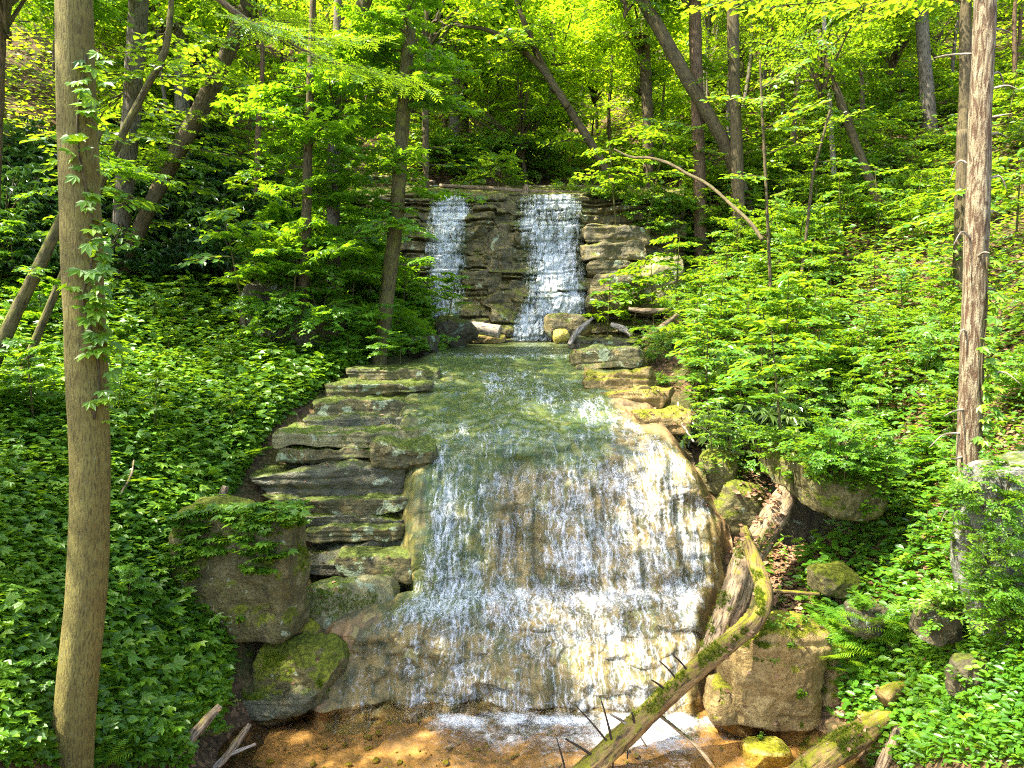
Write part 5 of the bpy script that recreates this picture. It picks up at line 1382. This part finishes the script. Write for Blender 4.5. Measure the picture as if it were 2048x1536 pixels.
log('slim pale stick hanging down beside the sunlit ledges', [(1356, 805, 17.3, 4), (1358, 835, 16.8, 5), (1372, 860, 16.4, 5), (1388, 884, 16.1, 4)], 'wood_pale', 24, 'stick', 'stick', sides=7)
log('mossy stick bridging the cave mouth', [(1545, 1182, 12.6, 7), (1590, 1185, 12.5, 8), (1640, 1188, 12.3, 6)], 'wood_moss', 25, 'stick', 'stick', sides=8)
log('bare fallen stick on the left herb slope', [(240, 990, 12.4, 4), (262, 950, 12.9, 5), (268, 920, 13.2, 3)], 'wood_dead', 26, 'stick', 'stick', sides=6)

# ------------------------------------------------------------------ ground cover nobody could count
def cover(name, boxes, tmpl, mat, kind='stuff', up=.75, lift=.05, seed=1, avoid=True):
    rg = np.random.default_rng(seed)
    lv = Leaves()
    for (x0, y0, x1, y1, n, px_size, hgt) in boxes:
        pxs = rg.uniform(x0, x1, n); pys = rg.uniform(y0, y1, n)
        for px, py in zip(pxs, pys):
            d = P(px, py, 10.0) - np.array([0, 0, CZ])
            h = BT.ray_cast(Vector((0, 0, CZ)), Vector(d).normalized(), 300)
            if h[0] is None: continue
            p = np.array(h[0])
            if avoid and not herb_ok(p, px, py): continue
            s = px_size / F * p[1] * rg.uniform(.6, 1.35)
            n_ = np.array(h[1]) * .5 + np.array([0, 0, up]) + rg.normal(0, .33, 3)
            a = rg.uniform(0, 2 * PI)
            cl = .5 + .5 * math.sin(p[0] * 1.7 + 1.3 * math.sin(p[1] * .9)) * math.sin(p[1] * 1.3 + p[0] * .6)
            lv.add(p + np.array([0, 0, lift * s + hgt * s * rg.uniform(0, 1) ** 1.3]), (math.cos(a), math.sin(a), rg.uniform(-.35, .25)), n_, s, np.clip(.45 * cl + .55 * rg.uniform(), 0, 1))
    o = link(name, leaf_mesh(name, lv, tmpl, mat))
    return tag(o, kind=kind)
BT = BVHTree.FromPolygons(TV.tolist(), tl.reshape(-1, 4).tolist())
cover('herb_ground_cover', [(0, 560, 860, 760, 17000, 14, 2.0), (0, 760, 700, 1000, 19000, 15, 2.2), (0, 1000, 480, 1250, 13000, 15, 3.2), (0, 1250, 460, 1536, 13000, 18, 3.2)], 'broad', 'leaf_herb', seed=1)
cover('creeper_ground_cover', [(0, 600, 700, 900, 2200, 15, 3.6), (0, 900, 520, 1250, 2800, 18, 3.6), (0, 1250, 440, 1536, 1800, 24, 3.4)], 'palm', 'leaf_herb', seed=2)
cover('fine_ground_cover', [(220, 800, 560, 1010, 13000, 9, 2.4), (500, 690, 860, 800, 9000, 9, 2.2), (0, 700, 500, 1536, 16000, 10, 6.0)], 'kite', 'leaf_fern', seed=3)
cover('grassy_ground_cover', [(0, 700, 560, 1536, 5000, 22, 1.2), (1380, 500, 2048, 1536, 5000, 20, 1.2)], 'narrow', 'leaf_fern', seed=13, up=.2)
cover('slope_foliage', [(1300, 120, 2048, 480, 13000, 11, 3.2), (1300, 480, 2048, 700, 7000, 12, 3.0), (1380, 700, 2048, 960, 4500, 14, 2.6), (1600, 960, 2048, 1250, 4200, 18, 2.4), (1640, 1250, 2048, 1536, 7000, 16, 3.4)], 'oval', 'leaf_beech', seed=4)
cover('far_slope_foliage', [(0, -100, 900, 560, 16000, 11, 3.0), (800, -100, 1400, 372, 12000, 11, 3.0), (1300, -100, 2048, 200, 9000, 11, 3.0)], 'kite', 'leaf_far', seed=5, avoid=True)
cover('bank_foliage', [(-500, 150, 0, 1536, 9000, 18, 3.0), (2048, 0, 2600, 1536, 11000, 18, 3.0)], 'oval', 'leaf_beech', seed=14)
cover('dead_leaves', [(1380, 150, 2048, 700, 12000, 10, .6), (1380, 700, 2048, 1250, 14000, 12, .6), (1500, 1100, 1800, 1536, 4000, 14, .5), (0, 900, 500, 1536, 3500, 14, .5), (840, 320, 1100, 376, 900, 8, .3)], 'kite', 'litter', seed=6, up=.9)

# moss tufts and fallen leaves lying on the stones
BVH = BVHTree.FromPolygons(np.concatenate(SOL_V).tolist(), SOL_F)
def on_rocks(name, boxes, tmpl, mat, seed, nzmin, ndens, up=.6):
    rg = np.random.default_rng(seed); lv = Leaves()
    for (x0, y0, x1, y1, n, ps) in boxes:
        for px, py in zip(rg.uniform(x0, x1, n), rg.uniform(y0, y1, n)):
            h, nn = hit(px, py)
            if h is None or nn.z < nzmin: continue
            pp = np.array(h)
            if vnoise(pp[None] * 2.2, 3)[0] + .6 * vnoise(pp[None] * 6, 4)[0] < ndens: continue
            s = ps / F * pp[1] * rg.uniform(.5, 1.3)
            a = rg.uniform(0, 6.28)
            if tmpl == 'tuft':
                lv.add(pp, (math.cos(a), math.sin(a), 0), np.array(nn) + np.array([0, 0, up]), s, rg.uniform())
            else:
                lv.add(pp + np.array(nn) * .01, (math.cos(a), math.sin(a), rg.uniform(-.2, .3)), np.array(nn) * 1.2 + rg.normal(0, .3, 3), s, rg.uniform())
    return tag(link(name, leaf_mesh(name, lv, tmpl, mat)), kind='stuff')
on_rocks('moss_tufts_grass', [(312, 1020, 615, 1200, 9000, 9), (485, 1310, 668, 1400, 3500, 9), (540, 740, 870, 930, 4000, 6), (1440, 1250, 1780, 1400, 4000, 8), (1612, 950, 1800, 1080, 3500, 8), (1390, 905, 1480, 990, 1500, 8), (590, 1176, 800, 1260, 1500, 7), (1150, 700, 1390, 880, 2500, 6), (940, 385, 1040, 520, 1500, 5), (1380, 1180, 1540, 1350, 5000, 8), (1200, 1320, 1400, 1480, 3500, 8), (1470, 1050, 1545, 1200, 2200, 8), (1600, 1430, 1790, 1536, 2500, 9), (310, 1020, 600, 1110, 4000, 11)], 'tuft', 'leaf_moss', 21, .25, .12)
on_rocks('fallen_leaves', [(540, 740, 870, 1170, 260, 9), (1150, 700, 1390, 880, 350, 9), (1400, 960, 1560, 1110, 1200, 12), (1440, 1250, 1780, 1500, 500, 12), (312, 1020, 668, 1440, 300, 11)], 'kite', 'litter', 22, .2, -.2)

# ------------------------------------------------------------------ light
SUN_EL, SUN_AZ = math.radians(58), math.radians(-107)     # azimuth from +Y, clockwise: sun stands left, a little behind the camera
SD = np.array([math.sin(SUN_AZ) * math.cos(SUN_EL), math.cos(SUN_AZ) * math.cos(SUN_EL), math.sin(SUN_EL)])
sl_ = bpy.data.lights.new('sun', 'SUN')
sl_.energy = 3.2; sl_.angle = math.radians(0.53); sl_.color = (1.0, 0.94, 0.82)
so = bpy.data.objects.new('sun', sl_); COL.objects.link(so)
so.rotation_euler = Vector(-SD).to_track_quat('-Z', 'Y').to_euler()
so.location = (0, 0, 60)
W = bpy.data.worlds.new('World'); SC.world = W
W.use_nodes = True
wn = W.node_tree
bg = wn.nodes.get('Background') or wn.nodes.new('ShaderNodeBackground')
sky = wn.nodes.new('ShaderNodeTexSky')
sky.sky_type = 'NISHITA'; sky.sun_disc = False
sky.air_density = 0.7; sky.dust_density = 2.0; sky.ozone_density = 0.3
sky.sun_elevation = SUN_EL; sky.sun_rotation = SUN_AZ
wn.links.new(sky.outputs[0], bg.inputs[0])
bg.inputs[1].default_value = 0.135
SC.view_settings.view_transform = 'Standard'
SC.view_settings.look = 'None'
SC.view_settings.exposure = 2.9
SC.view_settings.gamma = 1
SC.render.engine = 'CYCLES'
cy = SC.cycles
cy.max_bounces = 8; cy.transparent_max_bounces = 12; cy.diffuse_bounces = 4; cy.glossy_bounces = 2; cy.transmission_bounces = 4
cy.filter_width = 1.1
cy.use_denoising = False
try:
    cy.denoiser = 'OPENIMAGEDENOISE'; cy.denoising_input_passes = 'RGB_ALBEDO_NORMAL'; cy.denoising_prefilter = 'ACCURATE'
except Exception:
    pass
cy.sample_clamp_indirect = 6.0
